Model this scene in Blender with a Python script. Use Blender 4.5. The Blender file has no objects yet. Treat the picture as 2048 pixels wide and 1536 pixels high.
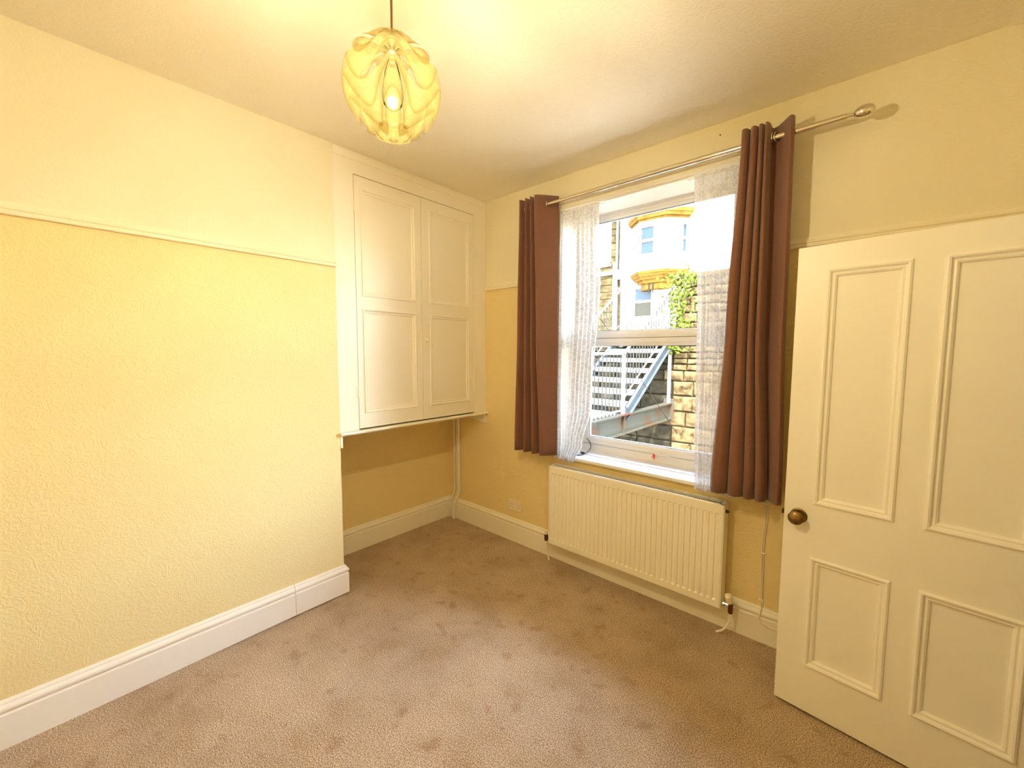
import bpy, bmesh, math, random
from mathutils import Vector, Matrix

random.seed(7)
S = bpy.context.scene
COL = S.collection
PI = math.pi

# ------------------------------------------------------------------ camera
F_PX = 819.314
YAW, PITCH, ROLL = -0.72443, -0.07803, 0.00319
cd = bpy.data.cameras.new('camera')
cd.sensor_fit = 'HORIZONTAL'; cd.sensor_width = 36.0
cd.lens = F_PX / 2048 * 36.0
cd.clip_start = 0.02; cd.clip_end = 300
cam = bpy.data.objects.new('camera', cd); COL.objects.link(cam)
fw = Vector((math.sin(YAW)*math.cos(PITCH), math.cos(YAW)*math.cos(PITCH), math.sin(PITCH)))
rt = Vector((math.cos(YAW), -math.sin(YAW), 0)); up = rt.cross(fw)
r2 = rt*math.cos(ROLL) + up*math.sin(ROLL); u2 = -rt*math.sin(ROLL) + up*math.cos(ROLL)
mw = Matrix((r2, u2, -fw)).transposed().to_4x4()
mw.translation = Vector((3.057, -2.542, 1.597))
cam.matrix_world = mw
S.camera = cam

# ------------------------------------------------------------------ world, sun, exposure
W = bpy.data.worlds.new('sky'); S.world = W; W.use_nodes = True
wn = W.node_tree; wn.nodes.clear()
sky = wn.nodes.new('ShaderNodeTexSky'); sky.sky_type = 'NISHITA'
sky.sun_disc = False; sky.sun_elevation = math.radians(50); sky.sun_rotation = math.radians(158)
sky.air_density = 1.0; sky.dust_density = 2.5; sky.ozone_density = 1.0
bg = wn.nodes.new('ShaderNodeBackground'); bg.inputs[1].default_value = 16.0
wo = wn.nodes.new('ShaderNodeOutputWorld')
tint = wn.nodes.new('ShaderNodeMix'); tint.data_type = 'RGBA'; tint.blend_type = 'MULTIPLY'; tint.inputs[0].default_value = 1.0
tint.inputs[7].default_value = (1.0, 0.90, 0.78, 1)
wn.links.new(sky.outputs[0], tint.inputs[6]); wn.links.new(tint.outputs[2], bg.inputs[0]); wn.links.new(bg.outputs[0], wo.inputs[0])
SUN_DIR = Vector((0.25, -0.62, 0.78)).normalized()
sl = bpy.data.lights.new('sun', 'SUN'); sl.energy = 60.0; sl.angle = math.radians(0.6); sl.color = (1.0, 0.95, 0.86)
so = bpy.data.objects.new('sun', sl); COL.objects.link(so)
so.rotation_euler = SUN_DIR.to_track_quat('Z', 'Y').to_euler(); so.location = (2, -6, 9)

S.view_settings.view_transform = 'Standard'; S.view_settings.look = 'None'
S.view_settings.gamma = 1.0; S.view_settings.use_curve_mapping = False
S.view_settings.exposure = 0.33
S.cycles.max_bounces = 10; S.cycles.diffuse_bounces = 8; S.cycles.glossy_bounces = 3
S.cycles.transmission_bounces = 8; S.cycles.transparent_max_bounces = 24
S.cycles.caustics_reflective = False; S.cycles.caustics_refractive = False
S.cycles.sample_clamp_indirect = 6.0
S.cycles.use_denoising = True
S.cycles.use_adaptive_sampling = True; S.cycles.adaptive_threshold = 0.13; S.cycles.adaptive_min_samples = 20
S.cycles.use_light_tree = False

LAMP_POWER = 78.0
SHADE_SCATTER = 0.0110
LAMP_COL = (1.0, 0.96, 0.82)

# ------------------------------------------------------------------ materials
def srgb(h):
    h = h.lstrip('#'); c = [int(h[i:i+2], 16)/255 for i in (0, 2, 4)]
    return tuple(x/12.92 if x <= .04045 else ((x+.055)/1.055)**2.4 for x in c)

def newmat(name):
    m = bpy.data.materials.new(name); m.use_nodes = True
    nt = m.node_tree
    return m, nt, nt.nodes['Principled BSDF'], nt.nodes['Material Output']

def N(nt, typ, **kw):
    n = nt.nodes.new(typ)
    for k, v in kw.items():
        if k.startswith('i_'):
            key = k[2:].replace('_', ' ')
            n.inputs[key].default_value = v
        else: setattr(n, k, v)
    return n

def ramp(nt, fac, stops):
    r = nt.nodes.new('ShaderNodeValToRGB'); e = r.color_ramp.elements
    while len(e) < len(stops): e.new(0.5)
    for el, (p, c) in zip(e, stops):
        el.position = p; el.color = (*c, 1) if len(c) == 3 else c
    nt.links.new(fac, r.inputs[0]); return r.outputs[0]

def bump(nt, bsdf, height, strength, dist=0.002):
    b = N(nt, 'ShaderNodeBump', i_Strength=strength, i_Distance=dist)
    nt.links.new(height, b.inputs['Height']); nt.links.new(b.outputs[0], bsdf.inputs['Normal']); return b

def coords(nt): return nt.nodes.new('ShaderNodeTexCoord').outputs['Object']

def plain(name, col, rough=0.5, metal=0.0, spec=0.5, var=0.0, vscale=8.0, bstr=0.0, bscale=60.0, bdist=0.001):
    m, nt, b, o = newmat(name)
    b.inputs['Base Color'].default_value = (*col, 1); b.inputs['Roughness'].default_value = rough
    b.inputs['Metallic'].default_value = metal; b.inputs['Specular IOR Level'].default_value = spec
    co = coords(nt) if (var > 0 or bstr > 0) else None
    if var > 0:
        n = N(nt, 'ShaderNodeTexNoise', i_Scale=vscale, i_Detail=4.0); nt.links.new(co, n.inputs['Vector'])
        lo = tuple(c*(1-var) for c in col); hi = tuple(min(1, c*(1+var)) for c in col)
        nt.links.new(ramp(nt, n.outputs['Fac'], [(0.3, lo), (0.7, hi)]), b.inputs['Base Color'])
    if bstr > 0:
        n = N(nt, 'ShaderNodeTexNoise', i_Scale=bscale, i_Detail=3.0); nt.links.new(co, n.inputs['Vector'])
        bump(nt, b, n.outputs['Fac'], bstr, bdist)
    return m

def plaster(name, col, bstr=0.5, marks=True):
    """painted stippled plaster with brushed swirls"""
    m, nt, b, o = newmat(name); co = coords(nt)
    b.inputs['Roughness'].default_value = 0.62; b.inputs['Specular IOR Level'].default_value = 0.25
    b.inputs['Base Color'].default_value = (*col, 1)
    # brushed swirls: a finely distorted noise, patchy over the wall
    w = N(nt, 'ShaderNodeTexNoise', i_Scale=26.0, i_Detail=1.0, i_Distortion=3.2); nt.links.new(co, w.inputs['Vector'])
    bump(nt, b, w.outputs['Fac'], bstr, 0.004)
    return m

M = {}
M['wall_low'] = plaster('wall_paint_yellow_cream', (0.83, 0.69, 0.36))
M['wall_high'] = plaster('wall_paint_pale_cream', (0.84, 0.785, 0.60), 0.4)
M['ceiling'] = plaster('ceiling_paint', (0.88, 0.83, 0.71), 0.6)
M['gloss'] = plain('white_gloss_paint', (0.90, 0.87, 0.77), 0.32)
M['doorpaint'] = plain('door_paint', (0.90, 0.885, 0.82), 0.38)
M['cuppaint'] = plain('cupboard_paint', (0.90, 0.86, 0.75), 0.38)
M['rail'] = plain('picture_rail_paint', (0.88, 0.82, 0.64), 0.4)
M['upvc'] = plain('white_upvc', (0.86, 0.86, 0.88), 0.3)
M['sill'] = plain('white_sill_paint', (0.88, 0.88, 0.88), 0.3)
M['radiator'] = plain('radiator_enamel', (0.91, 0.88, 0.77), 0.35)
M['plastic'] = plain('cream_plastic', (0.86, 0.79, 0.62), 0.35)
M['dark'] = plain('dark_void', (0.03, 0.02, 0.015), 0.8)
M['chrome'] = plain('brushed_nickel', (0.78, 0.74, 0.66), 0.16, metal=1.0)
M['steel'] = plain('bright_chrome', (0.85, 0.84, 0.82), 0.1, metal=1.0)
M['brass'] = plain('aged_brass', (0.26, 0.17, 0.065), 0.32, metal=1.0, var=0.35, vscale=60)
M['bronze'] = plain('dark_bronze', (0.10, 0.055, 0.03), 0.4, metal=0.8)
M['copper'] = plain('copper_valve', (0.25, 0.10, 0.04), 0.35, metal=0.9)
M['black'] = plain('black_rubber', (0.012, 0.012, 0.014), 0.5)
M['red'] = plain('red_plastic', (0.75, 0.06, 0.04), 0.35)
M['cord'] = plain('brown_flex', (0.30, 0.16, 0.05), 0.5)
M['caulk'] = plain('old_filler', (0.55, 0.42, 0.22), 0.8)

# carpet
m, nt, b, o = newmat('beige_carpet'); M['carpet'] = m; co = coords(nt)
b.inputs['Roughness'].default_value = 0.95; b.inputs['Specular IOR Level'].default_value = 0.1
b.inputs['Sheen Weight'].default_value = 0.25; b.inputs['Sheen Roughness'].default_value = 0.5
nf = N(nt, 'ShaderNodeTexNoise', i_Scale=190.0, i_Detail=1.5, i_Roughness=0.75); nt.links.new(co, nf.inputs['Vector'])
fine = ramp(nt, nf.outputs['Fac'], [(0.30, (0.15, 0.095, 0.05)), (0.5, (0.44, 0.32, 0.205)), (0.70, (0.80, 0.63, 0.45))])
nb = N(nt, 'ShaderNodeTexNoise', i_Scale=3.3, i_Detail=3.5, i_Roughness=0.62); nt.links.new(co, nb.inputs['Vector'])
blot = ramp(nt, nb.outputs['Fac'], [(0.30, (0.80, 0.72, 0.60)), (0.50, (0.97, 0.95, 0.92)), (0.68, (1.10, 1.08, 1.05))])
ns = N(nt, 'ShaderNodeTexNoise', i_Scale=11.0, i_Detail=1.0); nt.links.new(co, ns.inputs['Vector'])
stain = ramp(nt, ns.outputs['Fac'], [(0.27, (0.80, 0.70, 0.60)), (0.38, (1, 1, 1))])
x1 = N(nt, 'ShaderNodeMix', data_type='RGBA', blend_type='MULTIPLY'); x1.inputs[0].default_value = 0.9
nt.links.new(fine, x1.inputs[6]); nt.links.new(blot, x1.inputs[7])
x2 = N(nt, 'ShaderNodeMix', data_type='RGBA', blend_type='MULTIPLY'); x2.inputs[0].default_value = 0.8
nt.links.new(x1.outputs[2], x2.inputs[6]); nt.links.new(stain, x2.inputs[7])
nt.links.new(x2.outputs[2], b.inputs['Base Color'])
bump(nt, b, nf.outputs['Fac'], 0.9, 0.006)

# curtain cloth
m, nt, b, o = newmat('mauve_brown_curtain_cloth'); M['curtain'] = m; co = coords(nt)
b.inputs['Roughness'].default_value = 0.75; b.inputs['Specular IOR Level'].default_value = 0.2
b.inputs['Sheen Weight'].default_value = 0.3
wv = N(nt, 'ShaderNodeTexNoise', i_Scale=420.0, i_Detail=2.0); nt.links.new(co, wv.inputs['Vector'])
nt.links.new(ramp(nt, wv.outputs['Fac'], [(0.3, (0.17, 0.075, 0.048)), (0.7, (0.25, 0.115, 0.078))]), b.inputs['Base Color'])
bump(nt, b, wv.outputs['Fac'], 0.3, 0.0006)

# net lace
m, nt, b, o = newmat('white_lace_net'); M['lace'] = m
uv = nt.nodes.new('ShaderNodeTexCoord').outputs['UV']
b.inputs['Base Color'].default_value = (0.92, 0.90, 0.89, 1); b.inputs['Roughness'].default_value = 0.8
b.inputs['Specular IOR Level'].default_value = 0.1
tr = N(nt, 'ShaderNodeBsdfTranslucent'); tr.inputs[0].default_value = (0.36, 0.34, 0.32, 1)
mb = N(nt, 'ShaderNodeMixShader'); mb.inputs[0].default_value = 0.5
nt.links.new(b.outputs[0], mb.inputs[1]); nt.links.new(tr.outputs[0], mb.inputs[2])
vo = N(nt, 'ShaderNodeTexVoronoi', feature='F1', i_Scale=19.0); nt.links.new(uv, vo.inputs['Vector'])
si = N(nt, 'ShaderNodeMath', operation='MULTIPLY'); nt.links.new(vo.outputs['Distance'], si.inputs[0]); si.inputs[1].default_value = 22.0
sn = N(nt, 'ShaderNodeMath', operation='SINE'); nt.links.new(si.outputs[0], sn.inputs[0])
nn = N(nt, 'ShaderNodeTexNoise', i_Scale=38.0, i_Detail=2.0, i_Distortion=1.5); nt.links.new(uv, nn.inputs['Vector'])
ad = N(nt, 'ShaderNodeMath', operation='MULTIPLY_ADD'); nt.links.new(sn.outputs[0], ad.inputs[0]); ad.inputs[1].default_value = 0.10; nt.links.new(nn.outputs['Fac'], ad.inputs[2])
al = ramp(nt, ad.outputs[0], [(0.36, (0.64,)*3), (0.62, (0.90,)*3)])
tp = N(nt, 'ShaderNodeBsdfTransparent')
mo = N(nt, 'ShaderNodeMixShader'); nt.links.new(al, mo.inputs[0])
nt.links.new(tp.outputs[0], mo.inputs[1]); nt.links.new(mb.outputs[0], mo.inputs[2]); nt.links.new(mo.outputs[0], o.inputs[0])

# window glass: thin pane, mostly clear with a faint reflection
def glassmat(name, tint, refl):
    m, nt, b, o = newmat(name)
    nt.nodes.remove(b)
    t = N(nt, 'ShaderNodeBsdfTransparent'); t.inputs[0].default_value = (*tint, 1)
    g = N(nt, 'ShaderNodeBsdfGlossy'); g.inputs['Roughness'].default_value = 0.02
    lw = N(nt, 'ShaderNodeFresnel'); lw.inputs[0].default_value = refl
    mm = N(nt, 'ShaderNodeMixShader'); nt.links.new(lw.outputs[0], mm.inputs[0])
    nt.links.new(t.outputs[0], mm.inputs[1]); nt.links.new(g.outputs[0], mm.inputs[2]); nt.links.new(mm.outputs[0], o.inputs[0])
    return m
M['glass'] = glassmat('window_glass', (0.97, 0.98, 0.98), 1.25)

# lamp shade plastic: thin clear-ish foil that scatters part of the light and lets the rest through
m, nt, b, o = newmat('white_translucent_shade_plastic'); M['shade'] = m
nt.nodes.remove(b)
df = N(nt, 'ShaderNodeBsdfDiffuse'); df.inputs[0].default_value = (0.95, 0.77, 0.28, 1)
tl = N(nt, 'ShaderNodeBsdfTranslucent'); tl.inputs[0].default_value = (0.95, 0.77, 0.28, 1)
mm = N(nt, 'ShaderNodeMixShader'); mm.inputs[0].default_value = 0.5
nt.links.new(df.outputs[0], mm.inputs[1]); nt.links.new(tl.outputs[0], mm.inputs[2])
tc = N(nt, 'ShaderNodeBsdfTransparent'); tc.inputs[0].default_value = (1.0, 0.97, 0.90, 1)
ms = N(nt, 'ShaderNodeMixShader')
lw = N(nt, 'ShaderNodeLayerWeight'); lw.inputs[0].default_value = 0.5
pw3 = N(nt, 'ShaderNodeMath', operation='POWER'); nt.links.new(lw.outputs['Facing'], pw3.inputs[0]); pw3.inputs[1].default_value = 2.2
sc_ = N(nt, 'ShaderNodeMath', operation='MULTIPLY_ADD'); nt.links.new(pw3.outputs[0], sc_.inputs[0]); sc_.inputs[1].default_value = 0.002; sc_.inputs[2].default_value = SHADE_SCATTER
nt.links.new(sc_.outputs[0], ms.inputs[0])
gz = N(nt, 'ShaderNodeMix', data_type='RGBA'); nt.links.new(pw3.outputs[0], gz.inputs[0]); gz.inputs[6].default_value = (0.52, 0.465, 0.34, 1); gz.inputs[7].default_value = (0.34, 0.21, 0.06, 1)
nt.links.new(gz.outputs[2], tc.inputs[0])
nt.links.new(tc.outputs[0], ms.inputs[1]); nt.links.new(mm.outputs[0], ms.inputs[2]); nt.links.new(ms.outputs[0], o.inputs[0])
M['bulb'] = glassmat('clear_bulb_glass', (0.97, 0.96, 0.93), 1.10)

# outdoors
def stone(name, cols, scale=5.0, rough=0.9, bstr=0.8, bd=0.02):
    m, nt, b, o = newmat(name); co = coords(nt)
    b.inputs['Roughness'].default_value = rough; b.inputs['Specular IOR Level'].default_value = 0.03
    oi = N(nt, 'ShaderNodeObjectInfo'); v = N(nt, 'ShaderNodeVectorMath', operation='ADD'); nt.links.new(co, v.inputs[0])
    mu = N(nt, 'ShaderNodeVectorMath', operation='SCALE'); mu.inputs['Scale'].default_value = 40
    cx = N(nt, 'ShaderNodeCombineXYZ'); nt.links.new(oi.outputs['Random'], cx.inputs[0]); nt.links.new(oi.outputs['Random'], cx.inputs[1])
    nt.links.new(cx.outputs[0], mu.inputs[0]); nt.links.new(mu.outputs[0], v.inputs[1])
    n = N(nt, 'ShaderNodeTexNoise', i_Scale=scale, i_Detail=8.0, i_Roughness=0.65); nt.links.new(v.outputs[0], n.inputs['Vector'])
    k = len(cols); nt.links.new(ramp(nt, n.outputs['Fac'], [(0.32 + 0.36*i/(k-1), c) for i, c in enumerate(cols)]), b.inputs['Base Color'])
    bump(nt, b, n.outputs['Fac'], bstr, bd)
    return m
M['stone'] = stone('buff_sandstone', [(0.002, 0.0016, 0.0008), (0.013, 0.010, 0.0048), (0.022, 0.018, 0.0096), (0.030, 0.026, 0.016)], 7.0)
M['stone_moss_shade'] = stone('mossy_stone_painted_shade', [(0.001, 0.001, 0.0006), (0.0045, 0.0042, 0.0028), (0.009, 0.0085, 0.006)], 7.0)  # moss tone, with the stairs' shade put into the dark colour
M['mortar'] = stone('dark_mortar', [(0.006, 0.005, 0.004), (0.014, 0.012, 0.009)], 9.0)
M['housewhite'] = plain('pale_house_stone', (0.20, 0.18, 0.14), 0.8, var=0.12, vscale=1.5)
M['gold'] = stone('sandstone_gold_shade', [(0.013, 0.0065, 0.001), (0.022, 0.0125, 0.0022), (0.028, 0.018, 0.004)], 4.0)  # warm reflected shade under the bay put into the gold colour
M['brownwall'] = stone('brown_coursed_stone', [(0.003, 0.0025, 0.0012), (0.010, 0.0085, 0.004), (0.018, 0.0155, 0.0085)], 3.0)  # brown stone, tone varied at random
M['whitewood'] = plain('white_window_paint', (0.45, 0.45, 0.44), 0.4)
m, nt, b, o = newmat('painted_sky_window_pane'); M['pane'] = m
b.inputs['Base Color'].default_value = (0.0028, 0.0062, 0.0125, 1); b.inputs['Roughness'].default_value = 0.05; b.inputs['Specular IOR Level'].default_value = 0.05  # blue sky reflection put into the base colour
M['pane_dark'] = plain('dark_lower_pane', (0.0022, 0.0026, 0.0022), 0.1, spec=0.05)
M['orangepipe'] = plain('orange_drainpipe', (0.04, 0.016, 0.004), 0.5)
M['galv'] = plain('galvanised_steel', (0.010, 0.014, 0.017), 0.5, metal=0.0, spec=0.15, var=0.2, vscale=6)
M['whitesteel'] = plain('white_painted_steel', (0.055, 0.057, 0.057), 0.5, spec=0.1)
m, nt, b, o = newmat('grey_beam_with_rust'); M['beam'] = m; co = coords(nt)
b.inputs['Roughness'].default_value = 0.7; b.inputs['Specular IOR Level'].default_value = 0.1
n1 = N(nt, 'ShaderNodeTexNoise', i_Scale=2.6, i_Detail=6.0); nt.links.new(co, n1.inputs['Vector'])
nt.links.new(ramp(nt, n1.outputs['Fac'], [(0.36, (0.008, 0.010, 0.0085)), (0.52, (0.008, 0.008, 0.0055)), (0.60, (0.012, 0.0055, 0.002)), (0.68, (0.012, 0.003, 0.0007))]), b.inputs['Base Color'])
M['ground'] = stone('pale_bounce_paving', [(0.40, 0.37, 0.32), (0.55, 0.52, 0.46)], 2.0)  # unseen paving, made pale to bounce daylight onto the room ceiling
M['terrace'] = stone('pale_terrace', [(0.35, 0.33, 0.27), (0.55, 0.52, 0.44)], 2.0)
M['leaf'] = plain('ivy_leaf', (0.011, 0.017, 0.0015), 0.8, spec=0.05, var=0.5, vscale=9)
M['bars'] = plain('dull_grey_bars', (0.006, 0.007, 0.007), 0.7, spec=0.05)
M['wire'] = plain('dark_wire', (0.004, 0.004, 0.004), 0.9, spec=0.0)
M['render_out'] = plain('outer_house_render', (0.55, 0.5, 0.42), 0.9)

# ------------------------------------------------------------------ geometry helpers
def link(o, parent=None):
    COL.objects.link(o)
    if parent is not None: o.parent = parent
    return o

def mesh(name, vs, fs, mat, parent=None, smooth=False, mats=None, midx=None):
    me = bpy.data.meshes.new(name); me.from_pydata([tuple(v) for v in vs], [], fs); me.update()
    for mt in (mats or [mat]): me.materials.append(M[mt] if isinstance(mt, str) else mt)
    if midx:
        for p, i in zip(me.polygons, midx): p.material_index = i
    if smooth:
        for p in me.polygons: p.use_smooth = True
    bm = bmesh.new(); bm.from_mesh(me); bmesh.ops.recalc_face_normals(bm, faces=bm.faces); bm.to_mesh(me); bm.free()
    return link(bpy.data.objects.new(name, me), parent)

class G:
    """collects shapes for one mesh"""
    def __init__(s, T=None): s.v = []; s.f = []; s.T = T or (lambda a, b, c: (a, b, c))
    def add(s, vs, fs):
        k = len(s.v); s.v += [s.T(*v) for v in vs]; s.f += [tuple(i+k for i in f) for f in fs]; return s
    def box(s, x0, x1, y0, y1, z0, z1, b=0.0):
        if b <= 0:
            vs = [(x, y, z) for x in (x0, x1) for y in (y0, y1) for z in (z0, z1)]
            return s.add(vs, [(0,1,3,2), (4,6,7,5), (0,4,5,1), (2,3,7,6), (0,2,6,4), (1,5,7,3)])
        bm = bmesh.new(); bmesh.ops.create_cube(bm, size=1)
        for v in bm.verts: v.co = ((x0+x1)/2+v.co.x*(x1-x0), (y0+y1)/2+v.co.y*(y1-y0), (z0+z1)/2+v.co.z*(z1-z0))
        bmesh.ops.bevel(bm, geom=list(bm.edges), offset=b, segments=2, affect='EDGES', profile=0.5)
        bm.verts.index_update(); vs = [tuple(v.co) for v in bm.verts]; fs = [tuple(v.index for v in f.verts) for f in bm.faces]
        bm.free(); return s.add(vs, fs)
    def tube(s, pts, r, n=10, cap=True):
        pts = [Vector(p) for p in pts]; vs = []; fs = []
        rs = r if isinstance(r, (list, tuple)) else [r]*len(pts)
        t0 = (pts[1]-pts[0]).normalized(); a = Vector((0,0,1)) if abs(t0.z) < 0.9 else Vector((1,0,0))
        nrm = t0.cross(a).normalized()
        for i, p in enumerate(pts):
            t = (pts[min(i+1, len(pts)-1)]-pts[max(i-1, 0)]).normalized()
            nrm = (nrm - t*nrm.dot(t)).normalized(); bn = t.cross(nrm)
            for k in range(n):
                an = 2*PI*k/n; vs.append(tuple(p + (nrm*math.cos(an)+bn*math.sin(an))*rs[i]))
        for i in range(len(pts)-1):
            for k in range(n):
                fs.append((i*n+k, i*n+(k+1)%n, (i+1)*n+(k+1)%n, (i+1)*n+k))
        if cap: fs += [tuple(range(n-1, -1, -1)), tuple(range((len(pts)-1)*n, len(pts)*n))]
        return s.add(vs, fs)
    def lathe(s, prof, org, axis, n=24):
        """prof: (radius, distance along axis)"""
        ax = Vector(axis).normalized(); a = Vector((0,0,1)) if abs(ax.z) < 0.9 else Vector((1,0,0))
        e1 = ax.cross(a).normalized(); e2 = ax.cross(e1); org = Vector(org); vs = []; fs = []
        for (r, h) in prof:
            for k in range(n):
                an = 2*PI*k/n; vs.append(tuple(org + ax*h + (e1*math.cos(an)+e2*math.sin(an))*max(r, 1e-5)))
        for i in range(len(prof)-1):
            for k in range(n): fs.append((i*n+k, i*n+(k+1)%n, (i+1)*n+(k+1)%n, (i+1)*n+k))
        fs += [tuple(range(n-1, -1, -1)), tuple(range((len(prof)-1)*n, len(prof)*n))]
        return s.add(vs, fs)
    def frame(s, u0, u1, v0, v1, prof):
        """mitred moulding round a rectangle; prof = (inset from the outer edge, height)"""
        vs = []; fs = []
        for (i, h) in prof: vs += [(u0+i, v0+i, h), (u1-i, v0+i, h), (u1-i, v1-i, h), (u0+i, v1-i, h)]
        for k in range(len(prof)-1):
            for c in range(4): fs.append((4*k+c, 4*k+(c+1)%4, 4*k+4+(c+1)%4, 4*k+4+c))
        return s.add(vs, fs)
    def sweep(s, path, prof, side=1):
        """profile (offset, z) swept along a 2D path with mitres; closed ends"""
        P = [Vector(p) for p in path]; n = len(P); vs = []; fs = []; m = len(prof)
        for i in range(n):
            d0 = (P[i]-P[i-1]).normalized() if i > 0 else (P[1]-P[0]).normalized()
            d1 = (P[i+1]-P[i]).normalized() if i < n-1 else d0
            n0 = Vector((-d0.y, d0.x))*side; n1 = Vector((-d1.y, d1.x))*side
            mt = (n0+n1); mt = mt/ (mt.dot(n0) or 1)
            for (o_, z) in prof: q = P[i]+mt*o_; vs.append((q.x, q.y, z))
        for i in range(n-1):
            for k in range(m): fs.append((i*m+k, i*m+(k+1)%m, (i+1)*m+(k+1)%m, (i+1)*m+k))
        fs += [tuple(range(m-1, -1, -1)), tuple(range((n-1)*m, n*m))]
        return s.add(vs, fs)
    def build(s, name, mat, parent=None, smooth=False):
        return mesh(name, s.v, s.f, mat, parent, smooth)

def autosmooth(o, ang=35):
    me = o.data
    for p in me.polygons: p.use_smooth = True
    bm = bmesh.new(); bm.from_mesh(me)
    for e in bm.edges:
        e.smooth = len(e.link_faces) == 2 and e.calc_face_angle(0) < math.radians(ang)
    bm.to_mesh(me); bm.free(); return o

def empty(name, loc=(0, 0, 0)):
    o = bpy.data.objects.new(name, None); o.empty_display_size = 0.1; link(o); o.location = loc; return o

def tag(o, label, cat, group=None, kind=None):
    o['label'] = label; o['category'] = cat
    if group: o['group'] = group
    if kind: o['kind'] = kind
    return o
def struct(o, label, cat): return tag(o, label, cat, kind='structure')

def clone(o, parent, loc):
    c = o.copy(); link(c, parent); c.location = loc; return c

def smoothpath(pts, k=6):
    """Catmull-Rom through points"""
    P = [Vector(p) for p in pts]; out = []
    for i in range(len(P)-1):
        a = P[max(i-1, 0)]; b_ = P[i]; c = P[i+1]; d = P[min(i+2, len(P)-1)]
        for j in range(k):
            t = j/k
            out.append(0.5*((2*b_) + (c-a)*t + (2*a-5*b_+4*c-d)*t*t + (3*b_-a-3*c+d)*t**3))
    out.append(P[-1]); return out

# ------------------------------------------------------------------ room shell
D, L, H = 0.504, 1.325, 2.865          # chimney breast depth, alcove length, ceiling height
XR, YB = 3.64, -3.72                   # right wall, back wall
ZR = 2.145                             # picture rail line
WX0, WX1, WZ0, WZ1, WT = 1.29, 2.47, 0.80, 2.62, 0.36   # window opening and wall thickness

struct(G().box(-0.3, XR+1.6, YB-0.3, WT, -0.15, 0.0).build('floor', 'carpet'), 'worn beige cut-pile carpet with darker soiled patches', 'floor')
cg = struct(G().box(-0.3, XR+1.6, YB-0.3, WT, H, H+0.25).build('ceiling', 'ceiling'), 'cream painted ceiling with swirled plaster texture', 'ceiling')

def two_tone(name, boxes, label):
    vs, fs, mi = [], [], []
    for (x0, x1, y0, y1, z0, z1) in boxes:
        parts = [(z0, z1)] if (z1 <= ZR or z0 >= ZR) else [(z0, ZR), (ZR, z1)]
        for (a, b_) in parts:
            g = G().box(x0, x1, y0, y1, a, b_); k = len(vs); vs += g.v; fs += [tuple(i+k for i in f) for f in g.f]
            mi += [0 if b_ <= ZR else 1]*6
    return struct(mesh(name, vs, fs, None, mats=['wall_low', 'wall_high'], midx=mi), label, 'wall')

two_tone('wall_left', [(-0.3, D, YB-0.3, -L, 0, H)], 'chimney breast wall, yellow cream below the rail and paler above')
two_tone('wall_alcove', [(-0.3, 0, -L, 0, 0, H)], 'yellow cream back wall of the alcove under the cupboard')
two_tone('wall_front', [(-0.3, WX0, 0, WT, 0, H), (WX1, XR+1.6, 0, WT, 0, H), (WX0, WX1, 0, WT, 0, WZ0), (WX0, WX1, 0, WT, WZ1, H)],
         'cream window wall, yellower below the picture rail')
DY0, DY1, DZ = -1.305, -0.455, 2.06    # doorway in the right wall
two_tone('wall_right', [(XR, XR+0.12, DY1, 0, 0, H), (XR, XR+0.12, YB, DY0, 0, H), (XR, XR+0.12, DY0, DY1, DZ, H)], 'cream right wall with the doorway')
two_tone('wall_back', [(D, XR+0.12, YB-0.3, YB, 0, H)], 'cream back wall behind the viewer')
two_tone('wall_hall', [(XR+1.45, XR+1.6, YB, 0, 0, H), (XR+0.12, XR+1.45, -0.12, 0, 0, H), (XR+0.12, XR+1.45, YB-0.3, YB, 0, H)], 'cream hallway walls beyond the doorway')

wf = bpy.data.objects['wall_front']
for (x, z) in ((1.02, 2.780), (2.345, 2.800)):
    mesh('nail', *(lambda g: (g.v, g.f))(G().lathe([(0.003, 0), (0.003, 0.006), (0, 0.007)], (x, 0, z), (0.3, -1, 0.2), 8)), 'bronze', wf)
# plaster lump where the ceiling meets the window wall
vs = []; fs = []; nx, ny = 14, 6
for i in range(nx+1):
    for j in range(ny+1):
        u = i/nx; v = j/ny
        h = 0.030*min(1, u*3.2)*(1-v)**1.5*(0.85+0.15*math.sin(9*u+4*v))
        vs.append((3.37+0.27*u, -0.22*v, H-h-0.0005))
for i in range(nx):
    for j in range(ny): a = i*(ny+1)+j; fs.append((a, a+1, a+ny+2, a+ny+1))
mesh('plaster_patch', vs, fs, 'ceiling', cg, smooth=True)

# skirting boards
SK = [(0, 0), (0.022, 0), (0.022, 0.138), (0.020, 0.142), (0.0165, 0.144), (0.0165, 0.149), (0.021, 0.152), (0.0235, 0.158), (0.0235, 0.166),
      (0.019, 0.174), (0.012, 0.179), (0.011, 0.186), (0.006, 0.194), (0, 0.195)]
JY = -1.637
bl = empty('baseboard_left', (D, -2.2, 0)); struct(bl, 'white moulded skirting board along the chimney breast', 'skirting board')
def at_parent(o, par):
    o.parent = par; o.matrix_parent_inverse = Matrix.Translation(-Vector(par.location)); return o
def lift(g, f):
    g.v = [(x, y, f(y) if z == 0 else z) for x, y, z in g.v]; return g
gap = lambda y: 0.009*max(0.0, min(1.0, (y+2.35)/0.6))
at_parent(lift(G().sweep([(D, YB), (D, -2.35), (D, JY-0.0012)], SK, -1), gap).build('board', 'gloss'), bl)
at_parent(lift(G().sweep([(D, JY+0.0012), (D, -L), (0.023, -L)], SK, -1), gap).build('board', 'gloss'), bl)
at_parent(G().box(D, D+0.018, JY-0.0012, JY+0.0012, 0, 0.145).build('joint', 'caulk'), bl)
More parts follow.
